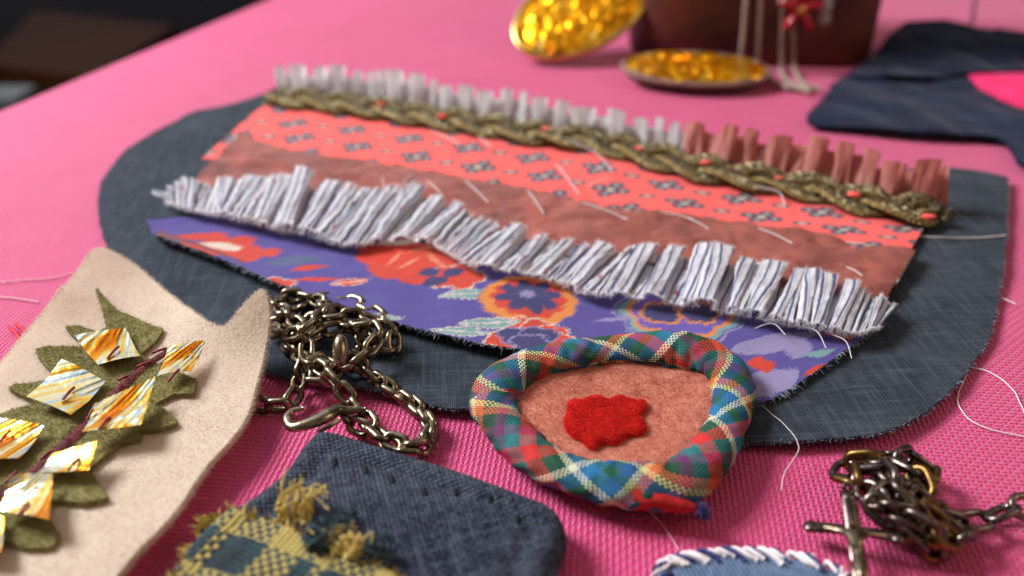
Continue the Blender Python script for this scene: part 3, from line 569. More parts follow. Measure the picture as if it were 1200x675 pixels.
# ------------------------------------------------------------------ cream felt with the sequinned leaf
tip = at(306, 340, 1.7)
l0 = at(0, 425, .9); l1_ = at(116, 290, .9); ln_ = np.array([(l1_-l0)[1], -(l1_-l0)[0]]); ln_ /= np.linalg.norm(ln_)
def fz(x, y):
    x = np.asarray(x); y = np.asarray(y); d2 = ((x-tip[0])/1.9)**2+((y-tip[1])/1.5)**2
    lx = at(112, 292, .5); l2 = ((x-lx[0])/3.5)**2+((y-lx[1])/3.0)**2
    return .75+1.3*np.exp(-d2)+.1*np.exp(-l2)+.85*np.exp(-(np.clip((x-l0[0])*ln_[0]+(y-l0[1])*ln_[1], -1, 9)/1.9)**2)*np.clip((y-l0[1]+1.5)/4, 0, 1)+.1*fbm(x/2.2, y/2.2, 33)+.25*np.clip((y-16.5)/8, 0, 1)
FO = [(116,290),(128,293),(145,302),(170,320),(200,346),(230,368),(252,381),(266,380),(285,358),(300,343),(307,339),(313,350),(315,375),(311,405),(303,440),(290,485),(270,515),(240,548),(210,592),(182,624),(160,645),(132,680),(90,735),(20,800),(-120,800),(-140,640),(-70,500),(0,425),(40,378),(80,330),(104,298)]
fo = spl(at_on(FO, fz), 380, True)
felt = thing('felt_piece', 'cream felt piece with a sequinned olive leaf and curled up corner', 'felt piece', (*fo[:, :2].mean(0), 0))
V, F = poly_sheet(fo, .16, fz, .2); mk('felt_base', V, F, M['felt'], felt)
p, n = scatter(V, F, 70000, 5); v1 = fibres(p, n, .075, .004, 2.2, 5); fo[:, 2] = fz(fo[:, 0], fo[:, 1])-.1
v2 = fray(fo, 14000, .17, .0042, 6, .9); fo2 = fo.copy(); fo2[:, 2] += .09; v3 = fray(fo2, 7000, .13, .0045, 8, .9, .4); J = join([v1, v2, v3]); mk('felt_fuzz', J[0], J[1], M['fuzz'], felt, kind='stuff')
LE = [(113,339),(122,350),(136,364),(160,374),(191,385),(184,398),(164,416),(176,424),(200,432),(230,446),(227,462),(204,462),(180,474),(198,484),(208,496),(188,503),(160,505),(166,514),(142,520),(118,538),(104,550),(126,584),(98,590),(60,586),(54,602),(70,628),(60,641),(30,642),(4,633),(-14,660),(-70,690),(-90,610),(-40,560),(-30,520),(0,486),(24,478),(44,472),(24,462),(10,455),(16,450),(42,448),(68,444),(50,424),(42,410),(54,406),(84,406),(102,405),(84,392),(77,383),(92,382),(116,390),(126,384),(120,362)]
lf = resample_linear(at_on(LE, fz, .12), .1); lh = lambda x, y: fz(x, y)+.14+.06*fbm(np.asarray(x)*1.2, np.asarray(y)*1.2, 51)
V, F = poly_sheet(lf, .1, lh, .15); leafo = mk('leaf', V, F, M['green'], felt)
p, n = scatter(V, F, 26000, 8); v1 = fibres(p, n, .12, .0055, 1.2, 15); lf[:, 2] = lh(lf[:, 0], lf[:, 1])-.05; v2 = fray(lf, 7000, .13, .006, 16, .9, .3); J = join([v1, v2]); mk('leaf_fuzz', J[0], J[1], M['green'], leafo, kind='stuff')
# maroon centre vein of the leaf with red stitches
ve = spl(at_on([(196,410),(172,426),(150,444),(128,466),(104,492),(74,520),(40,552),(0,580),(-40,612)], fz, .2), 90); T, N, _ = frames(ve)
w = .2*(.6+.5*np.linspace(0, 1, 90)); VV = np.stack([ve-N*w[:, None]-[0, 0, .06], ve+[0, 0, .05], ve+N*w[:, None]-[0, 0, .06]], 1).reshape(-1, 3); vein = mk('vein', VV, grid_f(90, 3), M['maroon'], leafo)
VQ, FQ = fibres(np.repeat(ve, 12, 0)+rs.normal(0, .09, (1080, 3))*[1, 1, .2], np.tile([0, 0, 1.], (1080, 1)), .13, .008, 1, 4); mk('vein_fuzz', VQ, FQ, M['maroon'], leafo, kind='stuff')
for s in ([(196,408),(178,414)], [(176,424),(160,430)], [(152,440),(138,446)], [(112,474),(102,492)], [(20,552),(6,566)], [(60,528),(48,538)]): thread_on(s, .23, .035, 'red_thread', 'vein_stitch', leafo, 12, fz, .015)
SEQ = [([(88,396),(148,387),(165,420),(116,430)], (132,414), .32), ([(73,423),(124,449),(84,489),(32,467)], (80,462), .34), ([(197,408),(241,399),(224,436),(184,441)], (203,441), .42), ([(112,476),(183,443),(166,500),(97,509)], (122,497), .5),
       ([(-12,492),(52,500),(22,538),(-36,546)], (5,513), .4), ([(62,534),(115,517),(104,552),(44,556)], (86,545), .4), ([(14,560),(62,557),(58,612),(-2,600)], (27,598), .42), ([(-40,596),(6,608),(2,650),(-44,650)], (-14,640), .36)]
for k, (cs, st, z0) in enumerate(SEQ):
    q = np.random.RandomState(50+k); cz = [z0+d for d in q.uniform(-.12, .22, 4)]; c4 = np.array([at_on([cs[i]], fz, cz[i])[0] for i in range(4)])
    t = np.linspace(0, 1, 15); a, b = np.meshgrid(t, t, indexing='ij'); a = a[..., None]; b = b[..., None]
    P = c4[0]*(1-a)*(1-b)+c4[1]*a*(1-b)+c4[2]*a*b+c4[3]*(1-a)*b
    P[..., 2] += q.uniform(-.12, .12)*(a[..., 0]-.5)**2*2+q.uniform(.02, .2)*(np.abs(b[..., 0]-.5)*1.2)**1.3+.012*np.sin(a[..., 0]*5+b[..., 0]*q.uniform(3, 8))
    top = P.reshape(-1, 3); low = top-[0, 0, .012]; uv = np.tile(np.stack([a[..., 0], b[..., 0]], -1).reshape(-1, 2), (2, 1))*1.5
    so = mk('sequin', np.vstack([top, low]), [grid_f(15, 15), grid_f(15, 15, off=225)[:, ::-1]], M['foil'], felt, uv=uv)
    sx, sy = st; zc = z0+.12; thread_on([(sx+7, sy-8), (sx, sy), (sx-6, sy+6)], zc, .036, 'red_thread', 'sequin_stitch', so, 14, fz, .03)

# ------------------------------------------------------------------ plaid-rimmed brooch
bz = lambda x, y: .66+.75*np.clip((np.asarray(y)-17)/5.5, 0, 1)
MID = [(578,474),(592,447),(632,425),(690,413),(755,409),(815,415),(848,432),(860,462),(852,498),(828,538),(792,567),(740,568),(690,562),(640,543),(602,511)]
mid = spl(at_on(MID, bz), 260, True)
brooch = thing('plaid_brooch', 'oval brooch with padded plaid rim and red felt blob', 'brooch', (*mid[:, :2].mean(0), 0))
ang = np.linspace(0, 2*math.pi, 260, endpoint=False); rr = .56*(1+.11*np.sin(ang*3+1)+.04*np.sin(ang*7)+.05*fbm(ang*3, 0, 5))
seg = 44; V, F, _ = tube(mid, rr, seg, True, .72); V = V.reshape(260, seg, 3)
wr = .045*np.sin(np.arange(260)[:, None]*.7+np.sin(np.arange(seg)[None]*.45)*2.2)*np.clip(fbm(np.arange(260)[:, None]/14., np.zeros((1, seg)), 6)+.3, 0, 1); ctr = mid[:, None]
sa = np.arange(seg)[None]/seg*2*math.pi; ia = np.arange(260)[:, None]/260.
wr = wr+.07*fbm(ia*26+sa*.9, sa*1.3+ia*6, 13)-.05*np.abs(np.sin(ia*2*math.pi*17+1.5*np.sin(ia*40)))**6*np.clip(fbm(ia*20, sa*.5, 17)*2+.5, 0, 1)
V = ctr+(V-ctr)*(1+wr[..., None]*1.5); V[..., 2] = np.maximum(V[..., 2], .04)
cl = np.linalg.norm(np.diff(np.vstack([mid, mid[:1]]), axis=0), axis=1).sum()
V = np.concatenate([V, V[:1]], 0); V = np.concatenate([V, V[:, :1]], 1); uv = np.stack(np.meshgrid(np.linspace(0, cl, 261), np.linspace(0, 3.3, seg+1), indexing='ij'), -1).reshape(-1, 2)
mk('plaid_rim', V.reshape(-1, 3), [grid_f(261, seg+1)[:, ::-1]], M['plaid'], brooch, uv=uv)
cen = mid[:, :2].mean(0); fh = lambda x, y: bz(x, y)+.02+.1*fbm(np.asarray(x)/1.5, np.asarray(y)/1.5, 61)-.12*np.exp(-((np.asarray(x)-cen[0])**2+(np.asarray(y)-cen[1])**2)/3.)
V, F = poly_sheet(mid[::3], .12, fh, .12); fc = mk('felt_center', V, F, M['rose'], brooch); p, n = scatter(V, F, 26000, 9); v, f = fibres(p, n, .1, .0045, 1.3, 17); mk('felt_fuzz', v, f, M['rose'], fc, kind='stuff')
BL = [(660,492),(666,480),(664,470),(676,466),(684,470),(692,463),(704,464),(712,469),(722,463),(736,464),(742,470),(752,466),(760,474),(752,484),(746,488),(757,494),(756,506),(744,510),(734,508),(728,518),(714,520),(706,516),(698,526),(686,522),(684,514),(672,512),(664,503)]
bl = spl(at_on(BL, fh, .1), 160, True); bl = sum(np.roll(bl, k, 0) for k in range(-4, 5))/9; poly = bl[:, :2].copy()
def rh(x, y):
    d = edge_dist(np.column_stack([np.ravel(x), np.ravel(y)]), poly).reshape(np.shape(x)); return fh(x, y)+.05+  .13*np.sqrt(1-(1-np.clip(d/.2, 0, 1))**2)+.06*fbm(np.asarray(x)*2, np.asarray(y)*2, 71)
V, F = poly_sheet(bl, .07, rh, .1); rb = mk('red_felt_blob', V, F, M['redfelt'], brooch); p, n = scatter(V, F, 16000, 19); v, f = fibres(p, n, .09, .006, 1.6, 27); mk('red_fuzz', v, f, M['redfelt'], rb, kind='stuff')
# the loose folded end of the rim cloth, lower right
a = spl(at([742, 770, 795, 818], [574, 577, 583, 592], .95), 40); b = spl(at([738, 766, 795, 817], [596, 601, 601, 600], .12), 40); t = np.linspace(0, 1, 16)[None, :, None]
P = a[:, None]*(1-t)+b[:, None]*t; P[..., 1] -= .26*np.sin(t[..., 0]*math.pi); P[..., 2] += .12*np.sin(t[..., 0]*math.pi); uv = np.stack(np.meshgrid(np.linspace(0, 1.5, 40), np.linspace(0, 1.0, 16), indexing='ij'), -1).reshape(-1, 2)
red = m_plain('red_cotton_end', lin(196, 28, 30), lin(220, 50, 44), 2, .8, .04, 5, .07); P[..., 2] += .07*fbm(uv[:, 0].reshape(40, 16)*3, uv[:, 1].reshape(40, 16)*3, 6); P[..., 1] += .06*fbm(uv[:, 0].reshape(40, 16)*4, uv[:, 1].reshape(40, 16)*2, 9); mk('rim_end', P.reshape(-1, 3), [grid_f(40, 16)], red, brooch, uv=uv)
e = P[-1]; v, f = fibres(np.repeat(e, 14, 0), np.tile([.8, -.5, -.1], (len(e)*14, 1)), .3, .012, .6, 8); mk('rim_fray', v, f, M['navy_thread'], brooch, kind='stuff')

# ------------------------------------------------------------------ folded denim pouch in front
PO = [(372,514),(352,534),(332,562),(300,588),(258,616),(214,660),(160,725),(120,800),(300,900),(560,860),(634,740),(650,680),(660,652),(664,628),(650,603),(618,588),(560,566),(500,546),(440,528),(400,515)]
po = spl(at(np.array(PO)[:, 0], np.array(PO)[:, 1], .55), 300, True)[:, :2]
def ph(x, y):
    d = edge_dist(np.column_stack([np.ravel(x), np.ravel(y)]), po).reshape(np.shape(x)); k = 1-np.clip(d/.42, 0, 1)
    return .46+.5*np.sqrt(np.clip(1-k*k, 0, 1))+.07*fbm(np.asarray(x)/1.6, np.asarray(y)/1.6, 81)*np.clip(d/.5, 0, 1)-.1*np.exp(-((d-.75)/.18)**2)+.06*fbm(np.asarray(x)/.7, np.asarray(y)/.7, 85)*np.clip(d/.5, 0, 1)
pouch = thing('denim_pouch', 'folded dark denim pouch with a frayed yellow plaid patch', 'pouch', (*po.mean(0), 0))
rings = [0, .02, .05, .09, .14, .2, .28, .36, .44, .52, .6, .68]; X_ = [np.column_stack([po, np.full(300, .02)])]
Tn = np.roll(po, -1, 0)-np.roll(po, 1, 0); nn = np.stack([-Tn[:, 1], Tn[:, 0]], 1); nn /= np.linalg.norm(nn, axis=1)[:, None]; nn *= np.sign(((po.mean(0)-po)*nn).sum(1))[:, None]
side = [(.32, .03), (.14, .1), (.03, .25), (0, .42)]
Rg = [np.column_stack([po+nn*d, np.full(300, z)]) for d, z in side]
ins = po+nn*.002; V, F = poly_sheet(ins, .07, ph, .1, False)
sk = np.stack(Rg+[np.column_stack([ins, ph(ins[:, 0], ins[:, 1])])], 1).reshape(-1, 3); J = join([(V, F), (sk, [grid_f(300, 5, True)])])
w = J[0].copy(); mk('denim_body', J[0], J[1], M['denim_front'], pouch)
TP = [(236,612),(262,604),(282,600),(300,608),(330,616),(360,626),(388,636),(420,650),(452,668),(478,690),(500,720),(470,850),(300,880),(130,800),(165,722),(196,684),(214,660),(232,632)]
tp = spl(at_on(TP, ph, .05), 220, True); tp[:, :2] += .05*np.stack([fbm(np.arange(220)/2., 0, 3), fbm(np.arange(220)/2., 9, 4)], 1)
V, F = poly_sheet(tp, .12, lambda x, y: ph(x, y)+.09+.04*fbm(x*2, y*2, 91), .08); tpo = mk('plaid_patch', V, F, M['tartan'], pouch)
tp[:, 2] = ph(tp[:, 0], tp[:, 1])+.06; k = (tp[:, 1] > 13.0); v, f = fray(tp, 520, .3, .032, 31, .5, .3); mk('patch_fray', v, f, M['ytuft'], tpo, kind='stuff')
q = np.random.RandomState(12)
for (cx, cy, nt, L, mt) in ((350,616,6,.95,'ytuft'), (372,640,14,.5,'ttuft'), (408,648,7,.6,'ytuft'), (440,655,7,.45,'ttuft'), (392,628,6,.5,'ttuft')):
    ps = []
    for _ in range(nt):
        e0 = np.array([cx+q.normal(0, 9), cy+q.normal(0, 5)]); dd = np.array([q.normal(.1, .35), q.normal(.5, .3), q.uniform(.5, 1)]); dd *= L*q.uniform(.6, 1.1)/np.linalg.norm(dd); kb = [q.normal(0, .12, 3) for _ in range(2)]
        for b0 in at_on(e0+q.normal(0, 1.6, (6, 2)), ph, .05):
            f_ = q.uniform(.6, 1.1)
            c = spl(np.array([b0, b0+dd*.4*f_+kb[0]+q.normal(0, .035, 3), b0+dd*.8*f_+kb[1]+q.normal(0, .07, 3), b0+dd*.95*f_+np.array([.12, -.08, -.06])+q.normal(0, .1, 3)]), 14); ps.append(tube(c,   .028*np.linspace(1, .5, 14), 5, transport=True))
    J = join(ps); mk('yarn_tuft', J[0], J[1], M[mt], tpo, uv=J[2], kind='stuff')
for (x, y) in ((392,541),(428,551),(459,562),(497,576),(533,577),(574,584),(605,609),(412,600)): thread_on([(x-1, y-4), (x, y), (x+1, y+4)], .0, .05, 'black', 'needle_hole', pouch, 8, ph, .03)  # black dabs paint the dark inside a row of needle holes

# ------------------------------------------------------------------ round denim piece with whip stitched rim
RO = [(770,676),(774,664),(796,654),(830,648),(866,646),(905,648),(940,653),(970,662),(990,676),(1000,700),(990,760),(920,800),(840,800),(780,760),(766,710)]
ro = spl(at(np.array(RO)[:, 0], np.array(RO)[:, 1], .3), 260, True); rp = ro[:, :2].copy()
rh2 = lambda x, y: .18+.16*np.sqrt(1-(1-np.clip(edge_dist(np.column_stack([np.ravel(x), np.ravel(y)]), rp).reshape(np.shape(x))/.3, 0, 1))**2)
patch_r = thing('denim_round', 'round blue denim piece edged with white and navy whip stitches', 'denim piece', (*rp.mean(0), 0))
V, F = poly_sheet(ro, .12, rh2, .2); mk('denim_disc', V, F, M['denim_round'], patch_r)
Tn = np.roll(rp, -1, 0)-np.roll(rp, 1, 0); Tn /= np.linalg.norm(Tn, axis=1)[:, None]; nn = np.stack([-Tn[:, 1], Tn[:, 0]], 1); nn *= np.sign(((rp.mean(0)-rp)*nn).sum(1))[:, None]
for i in range(0, 260, 4):
    jt = rs.normal(0, .05, 3); p0 = rp[i]+Tn[i]*jt[0]; a = np.array([*(p0-nn[i]*.06), .02]); b = np.array([*(p0-nn[i]*.08+Tn[i]*.05), .28]); c = np.array([*(p0+nn[i]*(.1+jt[1])+Tn[i]*(.16+jt[1])), .38]); d = np.array([*(p0+nn[i]*(.24+jt[2])+Tn[i]*(.3+jt[1])), .35])
    V, F, uv = tube(spl([a, b, c, d], 14), .066+jt[2]*.3, 8, transport=True, flat=.55); mk('whip_stitch', V, F, M['navy_thread' if (i//4) % 3 == 1 else 'thread'], patch_r, uv=uv)

# ------------------------------------------------------------------ chains
def link_mesh(name, L, W, r, mat):
    R = W/2-r; h = L/2-r-R; t = np.linspace(-math.pi/2, math.pi/2, 13); k = np.linspace(h, -h, 6)[1:-1]
    x = np.r_[h+R*np.cos(t), k, -h-R*np.cos(t), -k]; y = np.r_[R*np.sin(t), 0*k+R, -R*np.sin(t), 0*k-R]
    V, F, uv = tube(np.column_stack([x, y, 0*x]), r, 9, True); o = mk(name, V, F, M[mat], None, uv=uv); me = o.data; bpy.data.objects.remove(o); return me
def chain(parent, pts, mats, L, W, r, seed, zmin=.1):
    q = np.random.RandomState(seed); c = spl(at(np.array(pts)[:, 0], np.array(pts)[:, 1], np.array(pts)[:, 2]), 4000); s = np.r_[0, np.cumsum(np.linalg.norm(np.diff(c, axis=0), axis=1))]
    pit = L-2*r-.03; k = int(s[-1]/pit); o0 = base_of(parent); ms = [link_mesh('link', L, W, r, m) for m in mats[0]]
    for i in range(k):
        j = np.searchsorted(s, i*pit); j2 = min(np.searchsorted(s, (i+1)*pit), len(c)-1); p = (c[j]+c[j2])/2; t = c[j2]-c[j]; t /= np.linalg.norm(t)
        n = np.cross(t, [0, 0, 1.]); n /= np.linalg.norm(n)+1e-9; a = (i % 2)*math.pi/2+math.pi/4*.8+q.normal(0, .3); b = np.cross(n, t); y = n*math.cos(a)+b*math.sin(a); z = np.cross(t, y)
        m = Matrix(((t[0], y[0], z[0], (p-o0)[0]*S), (t[1], y[1], z[1], (p-o0)[1]*S), (t[2], y[2], z[2], (p-o0)[2]*S), (0, 0, 0, 1)))
        o = bpy.data.objects.new('link', ms[q.choice(len(ms), p=mats[1])]); COL.objects.link(o); o.parent = parent; o.matrix_local = m
CH = [(268,474,.2),(300,472,.25),(330,478,.3),(348,462,.45),(352,436,.6),(362,410,1.1),(352,384,1.5),(334,366,1.4),(322,352,1.0),(346,346,.9),(380,356,1.2),(372,376,1.7),(346,392,1.5),(322,388,.9),(318,372,.7),(346,376,1.1),(384,372,1.5),(424,370,1.5),(452,384,1.2),(468,402,.8),(452,412,.6),(424,396,1.1),(408,388,1.5),(430,378,1.8),(444,396,1.6),(424,418,1.3),(402,430,1.1),(376,420,.9),(358,436,.8),(370,452,.7),(392,440,.9),(404,416,1.3),(420,424,.9),(440,444,.5),(464,460,.3),(490,478,.25),(504,500,.25),(498,524,.25),(476,532,.3),(452,516,.35),(430,504,.35),(408,494,.4),(402,476,.6),(418,462,.7)]
ch = thing('silver_chain', 'tangled tarnished silver chain with lobster clasp on denim edge', 'chain', at(400, 440))
CH = [(x, y, .12+z*.66) for x, y, z in CH]; chain(ch, CH, (['silver'], [1.0]), .76, .52, .092, 5)
CH3 = [(420,430,.5),(446,450,.4),(472,466,.3),(496,486,.3),(508,508,.28),(492,520,.4),(462,520,.5),(436,500,.5),(420,478,.6),(396,452,1.1),(380,434,1.3),(356,420,1.0),(334,398,.5),(350,362,.6),(396,350,.6),(440,366,.7),(462,392,.5)]
CH3 = [(x, y, .12+z*.66) for x, y, z in CH3]; chain(ch, CH3, (['silver'], [1.0]), .76, .52, .092, 15)
CH4 = [(400,362,.6),(376,370,.9),(350,384,.7),(338,408,.5),(362,398,.9),(390,384,.9),(416,386,.9),(438,402,.6),(420,414,.5),(402,430,.5)]; chain(ch, CH4, (['silver'], [1.0]), .76, .52, .092, 25)
CH2 = [(340,430,.5),(366,402,.8),(392,392,1.2),(412,408,1.4),(436,420,1.2),(448,402,1.0)]
cl_ = spl(at([428, 412, 396, 378, 356, 342, 336, 342, 356], [479, 481, 480, 490, 498, 500, 490, 482, 478], [.7, .7, .75, .8, .75, .7, .72, .75, .78]), 60)
V, F, uv = tube(cl_, np.interp(np.linspace(0, 1, 60), [0, .12, .35, .6, .8, 1], [.06, .11, .2, .15, .11, .07]), 14, transport=True, flat=.8); clasp = mk('lobster_clasp', V, F, M['silver'], ch, uv=uv)
lv = spl(at([372, 388, 398], [506, 498, 492], [.75, .8, .8]), 16); V, F, uv = tube(lv, .06, 8); mk('clasp_lever', V, F, M['silver'], clasp, uv=uv)
V, F, uv = ellipsoid(at(399, 411, 2.0), .42, .2, .22, (-.1, 1, .9)); mk('chain_tag', V, F, M['silver'], ch, uv=uv)
RC = [(1216,592,.4),(1196,590,.5),(1180,600,.6),(1160,608,.4),(1136,612,.45),(1112,612,.6),(1088,600,.9),(1068,580,1.3),(1048,562,1.5),(1030,552,1.3),(1012,562,1.1),(996,570,.9),(984,560,.6),(994,544,.5),(1016,538,.7),(1040,546,1.2),(1060,534,1.0),(1080,538,.6),(1092,556,.4),(1084,574,.6),(1062,566,1.2),(1040,580,1.5),(1022,594,1.2),(1026,610,.8),(1048,606,1.1),(1072,616,1.0),(1094,628,.8),(1116,636,.5),(1100,648,.3),(1076,640,.5),(1056,620,.8),(1036,596,.6),(1018,580,.5),(1034,566,.5),(1064,590,.6),(1096,606,.6),(1124,622,.4)]
ro_ = thing('rosary_chain', 'coiled dark metal rosary chain with a crucifix on pink cloth', 'rosary', at(1050, 600))
RC = [(x, y, .15+z*.56) for x, y, z in RC]
chain(ro_, RC, (['gun', 'brass'], [.88, .12]), .9, .62, .09, 8)
RC2 = [(1000,536,.3),(1030,532,.6),(1060,550,1.5),(1084,562,1.2),(1076,590,1.2),(1046,596,1.4),(1014,574,1.3),(1000,556,1.0),(1024,544,1.2),(1050,570,1.7),(1080,602,1.2),(1106,622,.8),(1120,640,.35),(1090,644,.4),(1062,632,.5)]
RC2 = [(x, y, .15+z*.56) for x, y, z in RC2]
chain(ro_, RC2, (['gun', 'brass'], [.8, .2]), .9, .62, .09, 18)
RC3 = [(1016,548,.4),(1044,566,.9),(1066,584,1.0),(1088,596,.9),(1112,606,.6),(1136,622,.3),(1118,634,.6),(1092,622,.9),(1064,606,.9),(1040,602,.5)]; chain(ro_, RC3, (['gun', 'brass'], [.75, .25]), .9, .62, .09, 28)
# crucifix: cross bars with a small cast figure
c0, c1 = at(994, 580, .9), at(1014, 720, .28); V, F, uv = tube(spl([c0, (c0+c1)/2, c1], 30), .16, 12, flat=.45); cr = mk('crucifix', V, F, M['gun'], ro_, uv=uv)
a0, a1 = at(950, 617, .42), at(1052, 630, .62); V, F, uv = tube(spl([a0, (a0+a1)/2+[0, 0, .05], a1], 30), np.interp(np.linspace(0, 1, 30), [0, .08, .5, .92, 1], [.17, .15, .12, .15, .17]), 12, flat=.5); mk('cross_arm', V, F, M['gun'], cr, uv=uv)
def skin(name, verts, edges, mat, parent):
    o0 = base_of(parent); me = bpy.data.meshes.new(name); me.from_pydata([tuple((np.array(v[:3])-o0)*S) for v in verts], edges, []); o = bpy.data.objects.new(name, me); COL.objects.link(o); o.parent = parent
    o.modifiers.new('skin', 'SKIN'); ss = o.modifiers.new('sub', 'SUBSURF'); ss.levels = ss.render_levels = 2
    for v, q in zip(me.skin_vertices[0].data, verts): v.radius = (q[3]*S, q[3]*S*.85)
    me.skin_vertices[0].data[0].use_root = True; me.materials.append(M[mat]); return o
P = lambda x, y, z, r: (*at(x, y, z), r)
fig = skin('figure', [P(1006,650,.86,.1), P(1003,637,.96,.16), P(1001,626,.98,.15), P(1000,619,1.0,.06), P(997,610,1.08,.12), P(985,622,.9,.06), P(964,617,.74,.06), P(1018,625,.92,.06), P(1040,628,.84,.06), P(1007,660,.88,.19), P(1010,675,.9,.12), P(1006,690,.74,.08), P(1013,706,.66,.08)],
           [(0, 1), (1, 2), (2, 3), (3, 4), (2, 5), (5, 6), (2, 7), (7, 8), (0, 9), (9, 10), (10, 11), (11, 12)], 'silver', cr)
for q_ in (a0, a1, c0+[0, 0, -.03]):
    V, F, uv = ellipsoid(q_, .16, .2, .1, a1-a0); mk('cross_tip', V, F, M['gun'], cr, uv=uv)
V, F, uv = tube(spl([c0+[0, .0, -.02], c0+[-.08, .12, .12], c0+[.05, .2, .15], c0+[.12, .05, .02], c0+[0, 0, -.02]], 40), .05, 8, transport=True); mk('crucifix_ring', V, F, M['gun'], cr, uv=uv)

# ------------------------------------------------------------------ background trinkets
def foil_disc(name, label, c, nrm, rx, ry, up, mat_r, seed, thick=.5):
    nrm = np.array(nrm, float); nrm /= np.linalg.norm(nrm); x = np.array(up, float); x -= nrm*(x@nrm); x /= np.linalg.norm(x); y = np.cross(nrm, x); c = np.array(c, float)
    t = thing(name, label, 'brooch', (c[0], c[1], 0)); nr, na = 13, 52; q = np.random.RandomState(seed); r = np.linspace(0, 1, nr); a = np.arange(na)*2*math.pi/na
    R_, A_ = np.meshgrid(r, a, indexing='ij'); lx = R_*np.cos(A_)*rx; ly = R_*np.sin(A_)*ry
    jm = ((R_ > .05) & (R_ < .97))*q.normal(0, 1, (2, nr, na)); lx = lx+.09*jm[0]; ly = ly+.09*jm[1]; h = thick*.7*np.sqrt(np.clip(1-R_**2*.85, 0, 1))+.4*np.abs(fbm(lx*.6, ly*.6, seed))+.13*q.rand(nr, na)*(R_ > .05); P = c+lx[..., None]*x+ly[..., None]*y+h[..., None]*nrm
    mk('foil_dome', P.reshape(-1, 3), [grid_f(nr, na, False, True)], M['gold'], t, uv=np.stack([lx, ly], -1).reshape(-1, 2), smooth=False)
    rp_ = c+np.cos(a)[:, None]*rx*1.03*x+np.sin(a)[:, None]*ry*1.03*y+nrm*.1; T, N, B_ = frames(rp_, True); sg = np.arange(12)*2*math.pi/12; rad = (rp_-c)/np.linalg.norm(rp_-c, axis=1)[:, None]
    V = rp_[:, None]+(.2 if mat_r == 'rim' else .14)*(np.cos(sg)[None, :, None]*rad[:, None]+np.sin(sg)[None, :, None]*nrm); mk('rim', V.reshape(-1, 3), [grid_f(na, 12, True, True)], M[mat_r], t)
    bp_ = c-nrm*.25+R_[..., None]*(np.cos(A_)[..., None]*rx*x+np.sin(A_)[..., None]*ry*y); mk('backing', bp_.reshape(-1, 3), [grid_f(nr, na, False, True)[:, ::-1]], M[mat_r], t); return t
c = at(682, 12, 2.6); foil_disc('foil_brooch', 'yellow gold foil brooch tilted up on its rim', c, (-.12, -.62, .78), 4.1, 2.6, (1, .35, .55), 'rim', 3)
c = at(815, 83, .75); foil_disc('foil_brooch', 'flat gold foil brooch lying before the brown box', c, (0, -.12, 1), 3.7, 2.0, (1, -.1, .0), 'grey_rim', 11, .5)
# leather box with rounded corners
fr = at(895, 79); R_ = 7.0; cc = np.array([fr[0], fr[1]+R_, 0]); bx = thing('leather_box', 'dark red brown leather box with rounded corners at the back', 'box', cc)
pr = [(0, .02), (R_-.6, .02), (R_-.2, .06), (R_, .35), (R_+.02, 2), (R_+.02, 5), (R_, 7.5), (R_-.2, 7.8), (0, 7.8)]; a = np.arange(128)*2*math.pi/128; yw = -.12
def blk(r, t):
    c, q = math.cos(t), math.sin(t); x = r*math.copysign(abs(c)**.42, c); y = r*.72*math.copysign(abs(q)**.42, q); return cc[0]+x*math.cos(yw)-y*math.sin(yw), cc[1]-R_*.25+x*math.sin(yw)+y*math.cos(yw)
V = np.array([[*blk(r, t), z] for r, z in pr for t in a]); mk('box_body', V, [grid_f(len(pr), 128, False, True)], M['leather'], bx)
pr = [(R_+.02, 7.6), (R_+.28, 7.65), (R_+.3, 9.2), (R_, 9.5), (0, 9.6)]; V = np.array([[*blk(r, t), z] for r, z in pr for t in a]); mk('box_lid', V, [grid_f(len(pr), 128, False, True)], M['leather'], bx)
# necklace of grey cords hanging down the box, red glass flower, clear beads
nk = thing('cord_necklace', 'grey cord necklace with red glass flower hanging over the box', 'necklace', at(900, 95))
yb = fr[1]
def hang(x0, x1, bow, pts):
    top = at(x0, -60, 0); p0 = np.array([at(x0, 0, 0)[0]*0, 0, 0]); out = []
    for t in np.linspace(0, 1, 7):
        z = 9.9*(1-t)+.4*t; px = x0+(x1-x0)*t; d = (px-600)/FPX; y = yb-.35-bow*t; k = cp*y+ (CAMH-z)*sp; out.append([d*k, y, z])
    out += [list(at(px, py, .25)) for px, py in pts]; return spl(out, 90)
for (x0, x1, bow, pts) in ((886,868,.5,[(878,82),(900,92),(925,103)]), (898,888,.6,[(893,86),(915,98),(945,106)]), (921,916,.4,[(915,84),(925,96),(950,108)]), (928,930,.5,[(934,88),(944,100),(962,104)])):
    V, F, uv = tube(hang(x0, x1, bow, pts), .13, 8, transport=True); mk('cord', V, F, M['cord'], nk, uv=uv)
def front(px, py):
    for z in np.linspace(9.5, .3, 300):
        q = at(px, py, z)
        if q[1] >= yb-1.0: return q
fcn = front(937, 10); fpt = thing
ps = []
for k in range(5):
    t = k*2*math.pi/5+.3; d = np.array([math.cos(t), -.25, math.sin(t)]); ps.append(ellipsoid(fcn+d*.62, .7, .42, .22, d))
J = join(ps); flo = mk('flower', J[0], J[1], M['flower'], nk, uv=J[2]); V, F, uv = ellipsoid(fcn+[0, -.3, 0], .25, .25, .25); mk('flower_center', V, F, M['rim'], flo, uv=uv)
for (x, y, r) in ((966,22,.34), (968,8,.36), (973,-5,.34), (918,2,.3)): V, F, uv = ellipsoid(front(x, y), r, r, r); mk('bead', V, F, M['crystal'], nk, uv=uv)

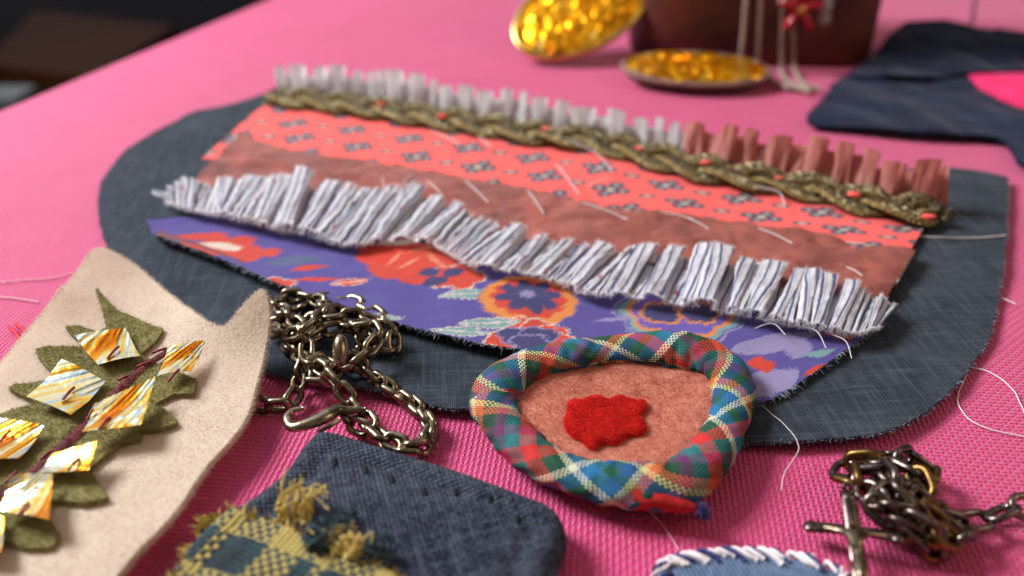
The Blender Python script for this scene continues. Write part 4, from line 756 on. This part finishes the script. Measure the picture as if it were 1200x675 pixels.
def scrap(name, label, pts, h, mat, step=.3, thick=.18, frn=900, cat='fabric scrap', fl=.3, group=None):
    o = spl(at_on(pts, h), 240, True); o[:, :2] += .07*np.stack([fbm(np.arange(240)/2., 0, 3), fbm(np.arange(240)/2., 9, 4)], 1); V, F = poly_sheet(o, step, h, thick)
    t = thing(name, label, cat, (*o[:, :2].mean(0), 0), group); mk('cloth', V, F, M[mat], t); o[:, 2] = h(o[:, 0], o[:, 1])-.05; v, f = fray(o, frn, fl, .015, 41, .6); mk('frayed_edge', v, f, M[mat], t, kind='stuff'); return t
yl = at(1060, 86)[1]
scrap('fabric_scrap', 'navy felt scrap lying flat nearest the denim panel', [(948,141),(962,120),(985,93),(1004,86),(1060,85),(1120,86),(1143,90),(1160,103),(1185,116),(1215,124),(1225,190),(1196,190),(1184,172),(1166,160),(1080,154),(1000,148)], lambda x, y: .45+.3*fbm(np.asarray(x)/2.4, np.asarray(y)/2.4, 6), 'navy')
scrap('fabric_scrap', 'darker navy scrap humped up behind the flat navy one', [(1000,86),(1022,66),(1046,38),(1060,27),(1085,24),(1120,26),(1160,34),(1215,40),(1220,80),(1140,84),(1060,88)], lambda x, y: .65+1.5*np.clip((np.asarray(y)-yl)/6, 0, 1)+.4*fbm(np.asarray(x)/2.2, np.asarray(y)/2.2, 9), 'navy')
scrap('fabric_scrap', 'hot pink cloth scrap peeping between two navy scraps', [(1136,84),(1170,80),(1220,78),(1225,126),(1190,120),(1160,106),(1140,92)], lambda x, y: .55+.08*fbm(np.asarray(x)/2., np.asarray(y)/2., 16), 'hot', frn=200)


# tiny lint on the pink cloth
q = np.random.RandomState(77); n_ = 70; pp = at(q.uniform(150, 1200, n_), q.uniform(200, 670, n_), .02); v, f = fibres(pp, np.column_stack([q.normal(0, 1, n_), q.normal(0, 1, n_), .05+0*pp[:, 0]]), .35, .007, .35, 71)
tag(mk('lint', v, f, M['pale_thread'], None, loc=(0, 20, 0)), 'tiny pale lint fibres scattered on the pink cloth', 'lint', kind='stuff')
